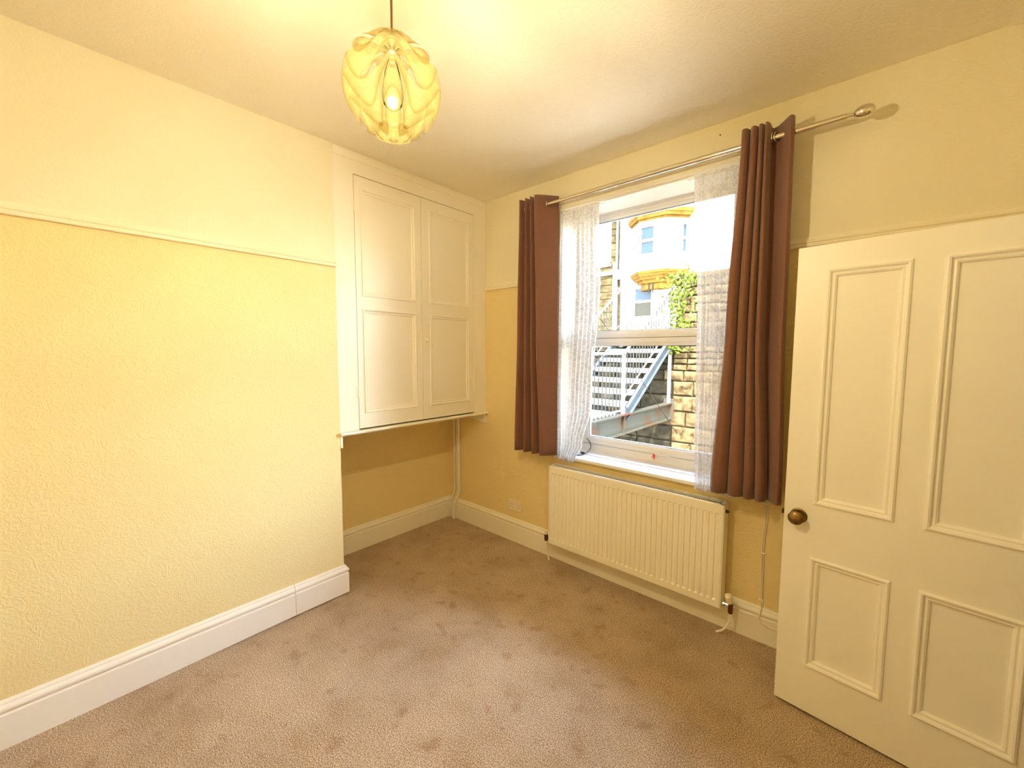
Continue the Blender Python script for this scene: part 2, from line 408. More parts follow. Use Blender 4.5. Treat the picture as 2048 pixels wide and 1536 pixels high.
struct(G().sweep([(0, -L), (0, 0)], SK, -1).build('baseboard_alcove', 'gloss'), 'white moulded skirting board at the back of the alcove', 'skirting board')
struct(G().sweep([(0.0, 0), (XR, 0)], SK, -1).build('baseboard_front', 'gloss'), 'white moulded skirting board under the radiator', 'skirting board')
struct(G().sweep([(XR, 0), (XR, DY1+0.09)], SK, -1).build('baseboard_right', 'gloss'), 'short white skirting board beside the doorway', 'skirting board')
struct(G().sweep([(XR, DY0-0.09), (XR, YB), (D, YB)], SK, -1).build('baseboard_back', 'gloss'), 'white skirting board behind the viewer', 'skirting board')

# picture rails
PR = [(0, 2.120), (0.019, 2.121), (0.021, 2.127), (0.021, 2.133), (0.015, 2.136), (0.015, 2.139), (0.021, 2.142), (0.022, 2.148), (0.018, 2.154),
      (0.010, 2.157), (0.010, 2.162), (0.006, 2.170), (0, 2.171)]
struct(G().sweep([(D, YB), (D, -L)], PR, -1).build('trim_1', 'rail'), 'cream picture rail across the chimney breast', 'picture rail')
struct(G().sweep([(D, 0), (WX0-0.06, 0)], PR, -1).build('trim_2', 'rail'), 'short cream picture rail between cupboard and window', 'picture rail')
struct(G().sweep([(WX1+0.06, 0), (XR, 0), (XR, YB), (D, YB)], PR, -1).build('trim_3', 'rail'), 'cream picture rail above the open door', 'picture rail')

# doorway lining
arch = [(0, 0), (0.07, 0)]
dl = empty('trim_4', (XR, (DY0+DY1)/2, 0)); struct(dl, 'cream door casing round the doorway', 'door casing')
for (nm, a) in (('jamb', (XR-0.005, XR+0.125, DY1-0.02, DY1, 0, DZ)), ('jamb', (XR-0.005, XR+0.125, DY0, DY0+0.02, 0, DZ)), ('head', (XR-0.005, XR+0.125, DY0, DY1, DZ-0.02, DZ)),
                ('architrave', (XR-0.018, XR, DY1, DY1+0.075, 0, DZ+0.07)), ('architrave', (XR-0.018, XR, DY0-0.075, DY0, 0, DZ+0.07)), ('architrave', (XR-0.018, XR, DY0, DY1, DZ, DZ+0.07))):
    at_parent(G().box(*a, b=0.003).build(nm, 'gloss'), dl)

# ------------------------------------------------------------------ window
YW = 0.245                              # inner face of the frame
w1 = empty('window_1', ((WX0+WX1)/2, YW, WZ0)); struct(w1, 'white two-pane sliding window over the radiator', 'window')
def wpart(name, g, mat, par=None, sm=False):
    o = g.build(name, mat, None); at_parent(o, w1)
    if par is not None:
        o.parent = par; o.matrix_parent_inverse = Matrix.Identity(4)
    return o
ZS = 0.826
# outer frame
g = G(lambda u, v, h: (u, YW-h, v))
g.frame(WX0, WX1, ZS+0.006, WZ1+0.036, [(0, -0.07), (0, 0), (0.044, 0), (0.050, -0.004), (0.050, -0.07)])
fr = wpart('frame', g, 'upvc')
def sash(name, z0, z1, back, rail_b, rail_t):
    u0, u1 = WX0+0.048, WX1-0.048; st = 0.057
    g = G(lambda u, v, h: (u, YW+back-h, v))
    # stiles and rails with a sloped glazing bead
    vs = []; prof = [(0.0, -0.045), (0.0, 0.004), (0.55, 0.004), (0.62, 0.0), (0.92, -0.004), (1.0, -0.014), (1.0, -0.045)]
    for (f, h) in prof:
        a, b_, c = st*f, rail_b*f, rail_t*f
        vs += [(u0+a, z0+b_, h), (u1-a, z0+b_, h), (u1-a, z1-c, h), (u0+a, z1-c, h)]
    fs = []
    for k in range(len(prof)-1):
        for c in range(4): fs.append((4*k+c, 4*k+(c+1) % 4, 4*k+4+(c+1) % 4, 4*k+4+c))
    g.add(vs, fs)
    s_ = wpart(name, g, 'upvc')
    wpart('pane', G().box(u0+st-0.004, u1-st+0.004, YW+back+0.022, YW+back+0.026, z0+rail_b-0.004, z1-rail_t+0.004), 'glass', s_)
    gk = G(lambda u, v, h: (u, YW+back-h, v)); i = 0.0
    gk.frame(u0+st, u1-st, z0+rail_b, z1-rail_t, [(0, -0.0142), (0.0025, -0.0142), (0.0025, -0.0215), (0, -0.0215)])
    wpart('gasket', gk, 'black', s_)
    return s_
lowsash = sash('lower_sash', 0.886, 1.700, 0.0, 0.054, 0.057)
upsash = sash('upper_sash', 1.690, 2.610, 0.024, 0.070, 0.042)
wpart('gap_shade_strip', G().box(WX0+0.05, WX1-0.05, YW+0.006, YW+0.03, 0.8815, 0.8865), 'black', lowsash)  # black strip added to draw the shaded gap below the lower sash
wpart('gap_shade_strip', G().box(WX0+0.05, WX1-0.05, YW+0.012, YW+0.030, 1.6995, 1.7035), 'black', upsash)  # black strip added to draw the shaded line between the sashes
# sills
wpart('cill', G().box(WX0, WX1, 0.10, YW+0.02, 0.78, ZS+0.006, b=0.004), 'upvc')
wpart('sill_board', G().box(WX0, WX1, -0.001, 0.102, 0.80, ZS, b=0.0), 'sill')
wpart('sill_nosing', G().box(WX0-0.03, WX1+0.03, -0.032, 0.0, 0.802, ZS, b=0.005), 'sill')
# white lining of the reveal and architrave
wpart('lining', G().box(WX0, WX0+0.008, 0, YW, ZS, WZ1), 'gloss')
wpart('lining', G().box(WX1-0.008, WX1, 0, YW, ZS, WZ1), 'gloss')
wpart('lining', G().box(WX0, WX1, 0, YW, WZ1-0.008, WZ1), 'gloss')
AR = [(0, 0.0), (0, 0.016), (0.006, 0.020), (0.014, 0.020), (0.018, 0.013), (0.036, 0.012), (0.040, 0.016), (0.052, 0.016), (0.056, 0.0)]
g = G(); 
# head and two sides as one mitred surround
pa = [(WX0-0.056, ZS), (WX0-0.056, WZ1+0.056), (WX1+0.056, WZ1+0.056), (WX1+0.056, ZS)]
def surround(path_out, prof):
    vs = []; fs = []; n = len(prof)
    (x0, zb), (_, zt), (x1, _), _ = path_out
    for (i, h) in prof:
        vs += [(x0+i, -h, zb), (x0+i, -h, zt-i), (x1-i, -h, zt-i), (x1-i, -h, zb)]
    for k in range(n-1):
        for c in range(3): fs.append((4*k+c, 4*k+c+1, 4*k+4+c+1, 4*k+4+c))
    return vs, fs
g.add(*surround(pa, AR)); wpart('architrave', g, 'gloss')
# handle with red lock button
h0 = wpart('handle', G().box(1.93, 1.985, YW-0.022, YW-0.004, 0.884, 0.902, b=0.004).tube([(1.955, YW-0.016, 0.893), (1.98, YW-0.03, 0.893), (2.06, YW-0.034, 0.886), (2.09, YW-0.03, 0.885)], 0.0055, 8), 'upvc')
wpart('lock_tag', G().lathe([(0.0, -0.006), (0.010, -0.006), (0.012, 0), (0.010, 0.006), (0, 0.006)], (1.935, YW-0.030, 0.866), (0, 1, 0), 16).box(1.931, 1.939, YW-0.030, YW-0.010, 0.862, 0.892), 'red', h0)
wpart('lock_tag_face', G().box(1.930, 1.940, YW-0.0385, YW-0.0365, 0.861, 0.871), 'upvc', h0)

# black cord lying on the sill behind the left net
pts = [(1.36, 0.03, 0.831), (1.41, 0.02, 0.831), (1.455, 0.05, 0.833), (1.468, 0.11, 0.845), (1.462, 0.17, 0.87), (1.44, 0.20, 0.90), (1.41, 0.20, 0.93)]
g = G().tube(smoothpath(pts, 6), 0.0035, 8).box(1.425, 1.455, 0.085, 0.10, 0.832, 0.846, b=0.003)
tag(g.build('blind_cord', 'black', smooth=False), 'thin black looped cord on the window sill behind left net', 'cord')

# ------------------------------------------------------------------ built-in cupboard
cb = empty('built_in_cupboard', (0.25, -L/2, 1.05)); tag(cb, 'cream built-in wall cupboard with two panelled doors in the alcove', 'cupboard')
def cpart(name, g, mat, par=None):
    o = g.build(name, mat); at_parent(o, cb)
    if par is not None: o.parent = par; o.matrix_parent_inverse = Matrix.Identity(4)
    return o
OY0, OY1, OZ0, OZ1, OM = -1.192, -0.143, 1.078, 2.727, -0.671
fx = D-0.001
cpart('frame', G().box(fx-0.03, fx, -L+0.001, OY0, 1.073, H-0.001).box(fx-0.03, fx, OY1, -0.001, 1.073, H-0.001).box(fx-0.03, fx, OY0, OY1, OZ1, H-0.001), 'cuppaint')
cpart('top_fillet', G().sweep([(fx, -L+0.002), (fx, -0.002)], [(0, H-0.055), (0.004, H-0.053), (0.005, H-0.02), (0.002, H-0.001), (0, H-0.001)], -1), 'cuppaint')
cpart('bottom_board', G().box(0.001, fx-0.03, -L+0.001, -0.001, 1.040, 1.062), 'cuppaint')
cpart('inner_dark', G().box(fx-0.20, fx-0.18, OY0-0.1, OY1+0.1, 1.063, H-0.01), 'dark')
# rounded ledge
lp = [(fx-0.03, 1.053), (fx+0.018, 1.053), (fx+0.026, 1.056), (fx+0.029, 1.0625), (fx+0.026, 1.069), (fx+0.018, 1.072), (fx-0.03, 1.072)]
vs = [(x, -L-0.004, z) for x, z in lp] + [(x, 0.0 - 0.0005, z) for x, z in lp]; n = len(lp)
g = G().add(vs, [tuple(range(n)), tuple(range(2*n-1, n-1, -1))] + [(k, (k+1) % n, n+(k+1) % n, n+k) for k in range(n)])
cpart('ledge', g, 'cuppaint')
# cleats under the ledge
cpart('bracket', G().box(0.30, fx+0.004, -L+0.0005, -L+0.018, 0.972, 1.052, b=0.003), 'cuppaint')
vs = []
for y in (-0.001, -0.019):
    vs += [(0.20, y, 1.040), (0.20, y, 1.020), (fx-0.03, y, 0.972), (fx-0.004, y, 0.972), (fx-0.004, y, 1.052), (fx-0.03, y, 1.052), (fx-0.032, y, 1.040)]
cpart('bracket', G().add(vs, [tuple(range(7)), tuple(range(13, 6, -1))] + [(k, (k+1) % 7, 7+(k+1) % 7, 7+k) for k in range(7)]), 'cuppaint')
PANM = [(0, 0.0), (0.001, 0.004), (0.006, 0.006), (0.012, 0.0045), (0.014, -0.001), (0.018, -0.003), (0.024, -0.002), (0.029, -0.005), (0.031, -0.010)]
def panel_leaf(g, u0, u1, z0, z1, panels, h0, h1):
    """flat leaf with rectangular holes (two columns/rows of panels), front at h1"""
    us = sorted({u0, u1, *[p[0] for p in panels], *[p[1] for p in panels]}); zs = sorted({z0, z1, *[p[2] for p in panels], *[p[3] for p in panels]})
    for i in range(len(us)-1):
        for j in range(len(zs)-1):
            uc, zc = (us[i]+us[i+1])/2, (zs[j]+zs[j+1])/2
            if any(p[0] < uc < p[1] and p[2] < zc < p[3] for p in panels): continue
            g.add([(us[i], zs[j], h1), (us[i+1], zs[j], h1), (us[i+1], zs[j+1], h1), (us[i], zs[j+1], h1)], [(0, 1, 2, 3)])
            g.add([(us[i], zs[j], h0), (us[i+1], zs[j], h0), (us[i+1], zs[j+1], h0), (us[i], zs[j+1], h0)], [(0, 3, 2, 1)])
    for (a, b_, c, d) in [(u0, u1, z0, z1)] + list(panels):
        r = [(a, c), (b_, c), (b_, d), (a, d)]
        g.add([(*q, h) for h in (h0, h1) for q in r], [(k, (k+1) % 4, 4+(k+1) % 4, 4+k) for k in range(4)])
    return g
TC = lambda u, v, h: (fx+h, u, v)
for (ya, yb, pn, hy) in ((OY0+0.0045, OM-0.002, (-1.147, -0.722), OY0), (OM+0.002, OY1-0.003, (-0.602, -0.194), OY1)):
    pans = [(pn[0], pn[1], 1.960, 2.650), (pn[0], pn[1], 1.182, 1.880)]
    dr = cpart('door', panel_leaf(G(TC), ya, yb, OZ0+0.005, OZ1-0.005, pans, -0.024, -0.001), 'cuppaint')
    for p in pans:
        cpart('panel', G(TC).box(p[0]-0.005, p[1]+0.005, p[2]-0.005, p[3]+0.005, -0.018, -0.010), 'cuppaint', dr)
        cpart('moulding', G(TC).frame(*p, [(i, h-0.001) for i, h in PANM]), 'cuppaint', dr)
    for hz in (1.33, 2.53):
        sgn = 1
        g = G().tube([(fx+0.003, hy, hz-0.035), (fx+0.003, hy, hz-0.012)], 0.005, 8).tube([(fx+0.003, hy, hz-0.010), (fx+0.003, hy, hz+0.012)], 0.005, 8).tube([(fx+0.003, hy, hz+0.014), (fx+0.003, hy, hz+0.036)], 0.005, 8)
        g.box(fx-0.001, fx+0.0015, hy-0.014, hy+0.014, hz-0.034, hz+0.035)
        cpart('hinge', g, 'cuppaint', dr)
    if hy == OY1:
        cpart('knob', G().lathe([(0.008, 0), (0.007, 0.008), (0.013, 0.013), (0.0145, 0.019), (0.012, 0.024), (0.0, 0.026)], (fx-0.001, -0.637, 1.685), (1, 0, 0), 18), 'cuppaint', dr)

# ------------------------------------------------------------------ pipes in the alcove corner
for i, (x, r, lab) in enumerate(((0.083, 0.0085, 'cream painted heating pipe, leftmost of three in alcove corner'), (0.121, 0.0075, 'thin cream painted heating pipe, middle one of three in the corner'),
                                 (0.151, 0.011, 'thicker cream painted heating pipe, rightmost of three in corner'))):
    yo = -0.003-r
    pts = smoothpath([(x, yo, 1.0395), (x, yo, 0.7), (x, yo, 0.34), (x, yo, 0.27), (x-0.006, yo-0.006, 0.235), (x-0.03, yo-0.026, 0.165), (x-0.038, yo-0.032, 0.12), (x-0.040, yo-0.033, 0.06), (x-0.040, yo-0.033, 0.001)], 5)
    o = autosmooth(G().tube(pts, r, 12).build('heating_pipe', 'gloss'), 50); tag(o, lab, 'pipe', 'heating pipes in the alcove corner')

# ------------------------------------------------------------------ radiator
rd = empty('radiator', (1.88, -0.08, 0.158)); tag(rd, 'cream ribbed panel radiator on the wall under the window', 'radiator')
def rpart(name, g, mat, par=None):
    o = g.build(name, mat); at_parent(o, rd)
    if par is not None: o.parent = par; o.matrix_parent_inverse = Matrix.Identity(4)
    return o
RX0, RX1, RZ0, RZ1, RYF, RYB = 1.280, 2.478, 0.158, 0.754, -0.118, -0.026
npf = 35; m0 = 0.018; pit = (RX1-RX0-2*m0)/npf
xs = [(RX0, 0), (RX0+0.006, 0)]
for k in range(npf):
    x = RX0+m0+k*pit
    xs += [(x+0.006*pit/0.0333, 0), (x+0.0095*pit/0.0333, 1), (x+0.0235*pit/0.0333, 1), (x+0.027*pit/0.0333, 0)]
xs += [(RX1-0.006, 0), (RX1, 0)]
zs = [(RZ0, 0, 0.004), (RZ0+0.004, 0, 0), (RZ0+0.040, 0, 0), (RZ0+0.050, 1, 0), (RZ1-0.058, 1, 0), (RZ1-0.049, 0, 0), (RZ1-0.004, 0, 0), (RZ1, 0, 0.004)]
vs = []; fs = []; nz = len(zs)
for i, (x, gx) in enumerate(xs):
    ed = 0.004 if i in (0, len(xs)-1) else 0
    for (z, gz, rz) in zs: vs.append((x, RYF+0.007*gx*gz+max(rz, ed), z))
for i in range(len(xs)-1):
    for j in range(nz-1): a = i*nz+j; fs.append((a, a+nz, a+nz+1, a+1))
k = len(vs); loop = [(RX0, RZ0), (RX1, RZ0), (RX1, RZ1), (RX0, RZ1)]
vs += [(x, RYF+0.012, z) for x, z in loop]
corner = [0, (len(xs)-1)*nz, (len(xs)-1)*nz+nz-1, nz-1]
fs += [(corner[c], corner[(c+1) % 4], k+(c+1) % 4, k+c) for c in range(4)] + [(k, k+1, k+2, k+3)]
rpart('front_panel', G().add(vs, fs), 'radiator')
rpart('back_panel', G().box(RX0, RX1, RYB-0.012, RYB, RZ0, RZ1, b=0.004), 'radiator')
for x in (RX0-0.001, RX1-0.001): rpart('side_panel', G().box(x, x+0.002, RYF+0.004, RYB-0.004, RZ0+0.02, RZ1+0.001), 'radiator')
rpart('fin_box_slot_shade', G().box(RX0+0.02, RX1-0.02, RYF+0.014, RYB-0.013, RZ0+0.05, RZ1-0.012), 'dark')  # solid box for the fins, shade in the slots put into its colour
g = G().box(RX0+0.003, RX1-0.003, RYF+0.006, RYF+0.013, RZ1-0.002, RZ1+0.003).box(RX0+0.003, RX1-0.003, RYB-0.010, RYB-0.003, RZ1-0.002, RZ1+0.003)
nb_ = 112
for k in range(nb_+1):
    x = RX0+0.02+(RX1-RX0-0.04)*k/nb_; g.box(x-0.0016, x+0.0016, RYF+0.012, RYB-0.009, RZ1+0.0008, RZ1+0.0026)
g.box(RX0+0.002, RX0+0.020, RYF+0.006, RYB-0.004, RZ1-0.002, RZ1+0.003).box(RX1-0.020, RX1-0.002, RYF+0.006, RYB-0.004, RZ1-0.002, RZ1+0.003)
rpart('top_grille', g, 'radiator')
for x in (RX0+0.2, RX1-0.2): rpart('wall_bracket', G().box(x-0.02, x+0.02, RYB, -0.0005, 0.30, 0.62), 'radiator')
# air vent at the top right corner
rpart('bleed_valve', G().lathe([(0.010, 0), (0.010, 0.012), (0.006, 0.012), (0.006, 0.018)], (RX1, -0.085, 0.715), (1, 0, 0), 12), 'bronze')
# left lockshield valve
yv = -0.082; zv = 0.180
v1 = rpart('lockshield_valve', G().lathe([(0.009, 0), (0.013, 0.006), (0.013, 0.022), (0.010, 0.026), (0.010, 0.05)], (RX0, yv, zv), (-1, 0, 0), 14).lathe([(0.012, -0.028), (0.014, -0.01), (0.014, 0.018), (0.011, 0.022), (0.011, 0.042), (0.006, 0.046)], (RX0-0.045, yv, zv), (0, 0, 1), 14), 'bronze')
rpart('valve_cap', G().lathe([(0.011, 0.02), (0.012, 0.05), (0.009, 0.056), (0, 0.056)], (RX0-0.045, yv, zv), (0, 0, 1), 14), 'plastic', v1)
rpart('supply_pipe', G().tube(smoothpath([(RX0-0.045, yv, zv-0.028), (RX0-0.044, yv, 0.10), (RX0-0.025, yv+0.005, 0.03), (RX0-0.02, yv+0.005, 0.001)], 5), 0.0065, 10), 'gloss')
# right thermostatic valve
v2 = rpart('thermostatic_valve', G().lathe([(0.010, 0), (0.014, 0.004), (0.014, 0.016), (0.011, 0.018), (0.011, 0.045)], (RX1, yv, zv), (1, 0, 0), 14), 'steel')
rpart('valve_body', G().lathe([(0.010, -0.045), (0.013, -0.040), (0.013, -0.012), (0.014, 0.012), (0.012, 0.020)], (RX1+0.045, yv, zv), (0, 0, 1), 14), 'copper', v2)
rpart('valve_head', G().lathe([(0.012, 0.018), (0.017, 0.022), (0.020, 0.052), (0.019, 0.066), (0.014, 0.071), (0, 0.072)], (RX1+0.045, yv, zv), (-0.15, -0.25, 1), 16), 'plastic', v2)
rpart('supply_pipe', G().tube(smoothpath([(RX1+0.045, yv, zv-0.045), (RX1+0.042, yv-0.002, 0.085), (RX1+0.015, yv-0.006, 0.03), (RX1-0.02, yv-0.008, 0.002)], 6), 0.006, 10), 'gloss')

# ------------------------------------------------------------------ socket
sk = empty('power_socket', (0.848, 0, 0.305)); tag(sk, 'cream double plug socket low on the window wall', 'socket')
def spart(name, g, mat): return at_parent(g.build(name, mat), sk)
sx, sz = 0.848, 0.306
spart('faceplate', G().box(sx-0.073, sx+0.073, -0.010, -0.0003, sz-0.043, sz+0.043, b=0.003), 'plastic')
for c in (-0.036, 0.036):
    spart('pin_holes', G().box(sx+c-0.002, sx+c+0.002, -0.0106, -0.0095, sz+0.006, sz+0.014).box(sx+c-0.014, sx+c-0.008, -0.0106, -0.0095, sz-0.016, sz-0.012).box(sx+c+0.008, sx+c+0.014, -0.0106, -0.0095, sz-0.016, sz-0.012), 'dark')
for c in (-0.010, 0.010):
    spart('rocker_switch', G().box(sx+c-0.0055, sx+c+0.0055, -0.0135, -0.0095, sz+0.010, sz+0.030, b=0.0015), 'plastic')
for c in (-0.060, 0.060):
    spart('screw', G().lathe([(0.003, 0), (0.003, 0.0008), (0, 0.001)], (sx+c, -0.0100, sz), (0, -1, 0), 10), 'chrome')

# ------------------------------------------------------------------ surface cable right of the radiator
wc = empty('wall_cable', (2.655, 0, 0.1)); tag(wc, 'twin cream cable clipped down the wall beside radiator', 'cable')
def kpart(name, g, mat): return at_parent(g.build(name, mat), wc)
kpart('cable', G().tube(smoothpath([(2.650, -0.005, 1.0), (2.653, -0.005, 0.79), (2.657, -0.005, 0.69), (2.649, -0.005, 0.56), (2.650, -0.005, 0.40), (2.654, -0.005, 0.24), (2.660, -0.006, 0.20), (2.657, -0.03, 0.172), (2.656, -0.031, 0.140), (2.672, -0.028, 0.118), (2.72, -0.027, 0.108), (2.85, -0.027, 0.102)], 5), 0.0032, 8), 'plastic')
kpart('cable', G().tube(smoothpath([(2.658, -0.005, 1.0), (2.661, -0.005, 0.79), (2.665, -0.005, 0.69), (2.657, -0.005, 0.56), (2.658, -0.005, 0.40), (2.660, -0.005, 0.24), (2.672, -0.006, 0.205), (2.69, -0.006, 0.199), (2.80, -0.006, 0.199)], 5), 0.0028, 8), 'plastic')
for z in (0.78, 0.50, 0.235):
    kpart('clip', G().box(2.644, 2.668, -0.0095, -0.0003, z-0.004, z+0.004, b=0.002), 'gloss')

# ------------------------------------------------------------------ open panelled door
DA = math.radians(6.3); DW, DH0, DH1, DT = 0.80, 0.012, 2.040, 0.040
DO = Vector((2.788, -0.393, 0)); du = Vector((math.cos(DA), -math.sin(DA), 0)); dn = Vector((-math.sin(DA), -math.cos(DA), 0))
def TD(u, v, h): p = DO+du*u+dn*h; return (p.x, p.y, v)
dr1 = empty('door_1', tuple(DO)); struct(dr1, 'open cream four-panel door with an old brass knob', 'door')
def dpart(name, g, mat, par=None):
    o = g.build(name, mat); at_parent(o, dr1)
    if par is not None: o.parent = par; o.matrix_parent_inverse = Matrix.Identity(4)
    return o
pans = [(0.104, 0.358, 0.951, 1.941), (0.440, 0.700, 0.951, 1.941), (0.104, 0.362, 0.222, 0.718), (0.440, 0.700, 0.222, 0.718)]
for part_pans in [pans]:
    g = G(TD)
    # leaf around four holes: built as two stacked halves so that panel widths may differ
    panel_leaf(g, 0, DW, 0.83, DH1, pans[:2], -DT, 0.0); panel_leaf(g, 0, DW, DH0, 0.83, pans[2:], -DT, 0.0)
dpart('door_leaf', g, 'doorpaint')
DM = [(0, 0.0), (0.001, 0.005), (0.007, 0.008), (0.013, 0.006), (0.015, -0.001), (0.020, -0.003), (0.026, -0.001), (0.032, -0.005), (0.034, -0.012)]
for p in pans:
    pp = dpart('panel', G(TD).box(p[0]-0.004, p[1]+0.004, p[2]-0.004, p[3]+0.004, -0.024, -0.012), 'doorpaint')
    dpart('moulding', G(TD).frame(*p, DM), 'doorpaint', pp)
ku, kz = 0.052, 0.884
kb = dpart('knob', G(TD).lathe([(0.011, 0.004), (0.009, 0.018), (0.010, 0.026), (0.022, 0.030), (0.0285, 0.036), (0.029, 0.042), (0.024, 0.048), (0.020, 0.049), (0.016, 0.052), (0.0, 0.054)], (ku, kz, 0), (0, 0, 1), 28), 'brass')
autosmooth(kb, 40)
ks = dpart('rose', G(TD).lathe([(0.032, 0), (0.032, 0.003), (0.028, 0.006), (0.016, 0.007), (0.012, 0.009)], (ku+0.003, kz+0.002, 0), (0, 0, 1), 28), 'brass', kb)
dpart('latch', G(TD).box(-0.002, 0.0, kz-0.05, kz+0.05, -0.030, -0.010).box(-0.012, 0.0, kz-0.009, kz+0.009, -0.027, -0.013), 'bronze')
for hz in (0.25, 1.75): dpart('hinge', G(TD).tube([(DW+0.004, hz-0.045, -DT-0.001), (DW+0.004, hz+0.045, -DT-0.001)], 0.006, 10), 'bronze')

# ------------------------------------------------------------------ curtain pole and curtains
RYC, RZC = -0.130, 2.645
cp = empty('curtain_pole', (1.95, RYC, RZC)); tag(cp, 'satin nickel curtain pole with egg-shaped finial above the window', 'curtain pole')
def ppart(name, g, mat, sm=True):
    o = g.build(name, mat); autosmooth(o, 45); return at_parent(o, cp)
ppart('rod', G().tube([(1.035, RYC, RZC), (2.60, RYC, RZC)], 0.0115, 16), 'chrome')
ppart('rod', G().tube([(1.45, RYC, RZC), (2.905, RYC, RZC)], 0.0140, 16), 'chrome')
for (x, s) in ((2.905, 1),):
    ppart('finial', G().lathe([(0.0085, 0), (0.0085, 0.022), (0.013, 0.025), (0.020, 0.033), (0.0255, 0.046), (0.0275, 0.060), (0.026, 0.074), (0.021, 0.086), (0.012, 0.094), (0.0, 0.097)], (x, RYC, RZC), (s, 0, 0), 24), 'chrome')
for x in (1.10, 2.60):
    ppart('bracket', G().tube([(x, -0.0003, RZC-0.012), (x, RYC, RZC-0.012)], 0.007, 10).lathe([(0.022, 0.0003), (0.022, 0.005), (0.010, 0.008)], (x, 0, RZC-0.012), (0, -1, 0), 16).tube([(x-0.008, RYC, RZC), (x+0.008, RYC, RZC)], 0.0165, 16), 'chrome')

def drape(name, mat, rows, thick, parent=None, k=7, uvs=False):
    """rows: list of (z, [(x, y), ...]) from top to bottom, each row the plan of the cloth"""
    grid = []
    for (z, pl) in rows: grid.append((z, smoothpath([(x, y, 0) for x, y in pl], k)))
    nc = len(grid[0][1]); vs = []; fs = []
    NS = 10; fine = []
    for i in range(len(grid)-1):
        for j in range(NS):
            t = j/NS; tt = t*t*(3-2*t)
            z = grid[i][0]*(1-t)+grid[i+1][0]*t
            fine.append((z, [a*(1-tt)+b_*tt for a, b_ in zip(grid[i][1], grid[i+1][1])]))
    fine.append(grid[-1])
    for (z, pl) in fine: vs += [(p.x, p.y, z) for p in pl]
    for i in range(len(fine)-1):
        for j in range(nc-1): a = i*nc+j; fs.append((a, a+1, a+nc+1, a+nc))
    o = mesh(name, vs, fs, mat, None, smooth=True)
    if uvs:
        me = o.data; uvl = me.uv_layers.new(name='UVMap'); acc = []
        for (z, pl) in fine:
            s_ = [0]
            for q in range(1, len(pl)): s_.append(s_[-1]+(pl[q]-pl[q-1]).length)
            acc.append((z, s_))
        w0 = acc[0][1][-1]
        for lp in me.loops:
            i, j = divmod(lp.vertex_index, nc); z, s_ = acc[i]; uvl.data[lp.index].uv = (s_[j]/s_[-1]*w0, z)
    if thick:
        md = o.modifiers.new('thickness', 'SOLIDIFY'); md.thickness = thick; md.offset = 0
    return o

ZT = RZC+0.062
def pleats(ridges, yf, yb, tail):
    """plan of an eyelet curtain: rounded tubes between narrow valleys, then the flat return panel"""
    out = [(ridges[0][0]-0.012, yb)]
    for (xl, xr) in ridges:
        w = xr-xl; out += [(xl+0.02*w, yf+0.030), (xl+0.22*w, yf+0.004), (xl+0.62*w, yf), (xr-0.04*w, yf+0.028), (xr, yb)]
    return out+tail
rc_top = pleats([(2.490, 2.529), (2.531, 2.566), (2.568, 2.592), (2.594, 2.615)], -0.182, -0.098, [(2.634, -0.098), (2.664, -0.130), (2.695, -0.172), (2.708, -0.170), (2.714, -0.150)])
rc_mid = pleats([(2.452, 2.508), (2.510, 2.556), (2.558, 2.592), (2.594, 2.628)], -0.178, -0.098, [(2.646, -0.100), (2.672, -0.130), (2.704, -0.172), (2.716, -0.168), (2.722, -0.148)])
rc_bot = pleats([(2.408, 2.492), (2.494, 2.568), (2.570, 2.622), (2.624, 2.672)], -0.170, -0.100, [(2.682, -0.112), (2.700, -0.145), (2.724, -0.166), (2.736, -0.160), (2.742, -0.145)])
lc_top = [(1.010, -0.100), (1.045, -0.190), (1.078, -0.095), (1.096, -0.190), (1.124, -0.092), (1.144, -0.192), (1.168, -0.092), (1.190, -0.195), (1.296, -0.075), (1.300, -0.070)]
lc_mid = [(0.990, -0.100), (1.022, -0.182), (1.066, -0.095), (1.090, -0.182), (1.124, -0.092), (1.150, -0.184), (1.182, -0.092), (1.206, -0.186), (1.305, -0.085), (1.312, -0.080)]
lc_bot = [(0.955, -0.105), (0.994, -0.174), (1.050, -0.098), (1.082, -0.174), (1.130, -0.096), (1.166, -0.176), (1.206, -0.096), (1.240, -0.176), (1.318, -0.095), (1.330, -0.090)]
for (nm, top, mid, bot, zb, lab, rings) in (
        ('curtain', rc_top, rc_mid, rc_bot, 0.835, 'mauve brown eyelet curtain gathered beside the open door', [(2.500, 0), (2.530, 0), (2.567, 0), (2.593, 0), (2.620, 0), (2.640, 1)]),
        ('curtain', lc_top, lc_mid, lc_bot, 0.835, 'mauve brown eyelet curtain gathered on the window side nearest the cupboard', [(1.062, 0), (1.087, 0), (1.110, 0), (1.134, 0), (1.156, 0), (1.245, 1)])):
    root = empty(nm, ((top[0][0]+top[-1][0])/2, RYC, zb)); tag(root, lab, 'curtain', 'pair of window curtains')
    o = drape('cloth', 'curtain', [(ZT, top), (1.75, mid), (zb, bot)], 0.0025, k=8); at_parent(o, root)
    for (rx, vis) in rings:
        a = math.radians(25 if vis == 0 else (-52 if rx < 2 else 62))
        ax = (math.sin(a), -math.cos(a), 0) if vis else (1, 0, 0)
        g = G(); pts = []
        A = Vector(ax).normalized(); e1 = Vector((0, 0, 1)); e2 = A.cross(e1)
        for k in range(21): an = 2*PI*k/20; pts.append(Vector((rx, RYC, RZC))+(e1*math.cos(an)+e2*math.sin(an))*0.021)
        g.tube(pts, 0.0042, 8, cap=False); e = g.build('eyelet_ring', 'chrome', smooth=True); at_parent(e, root)

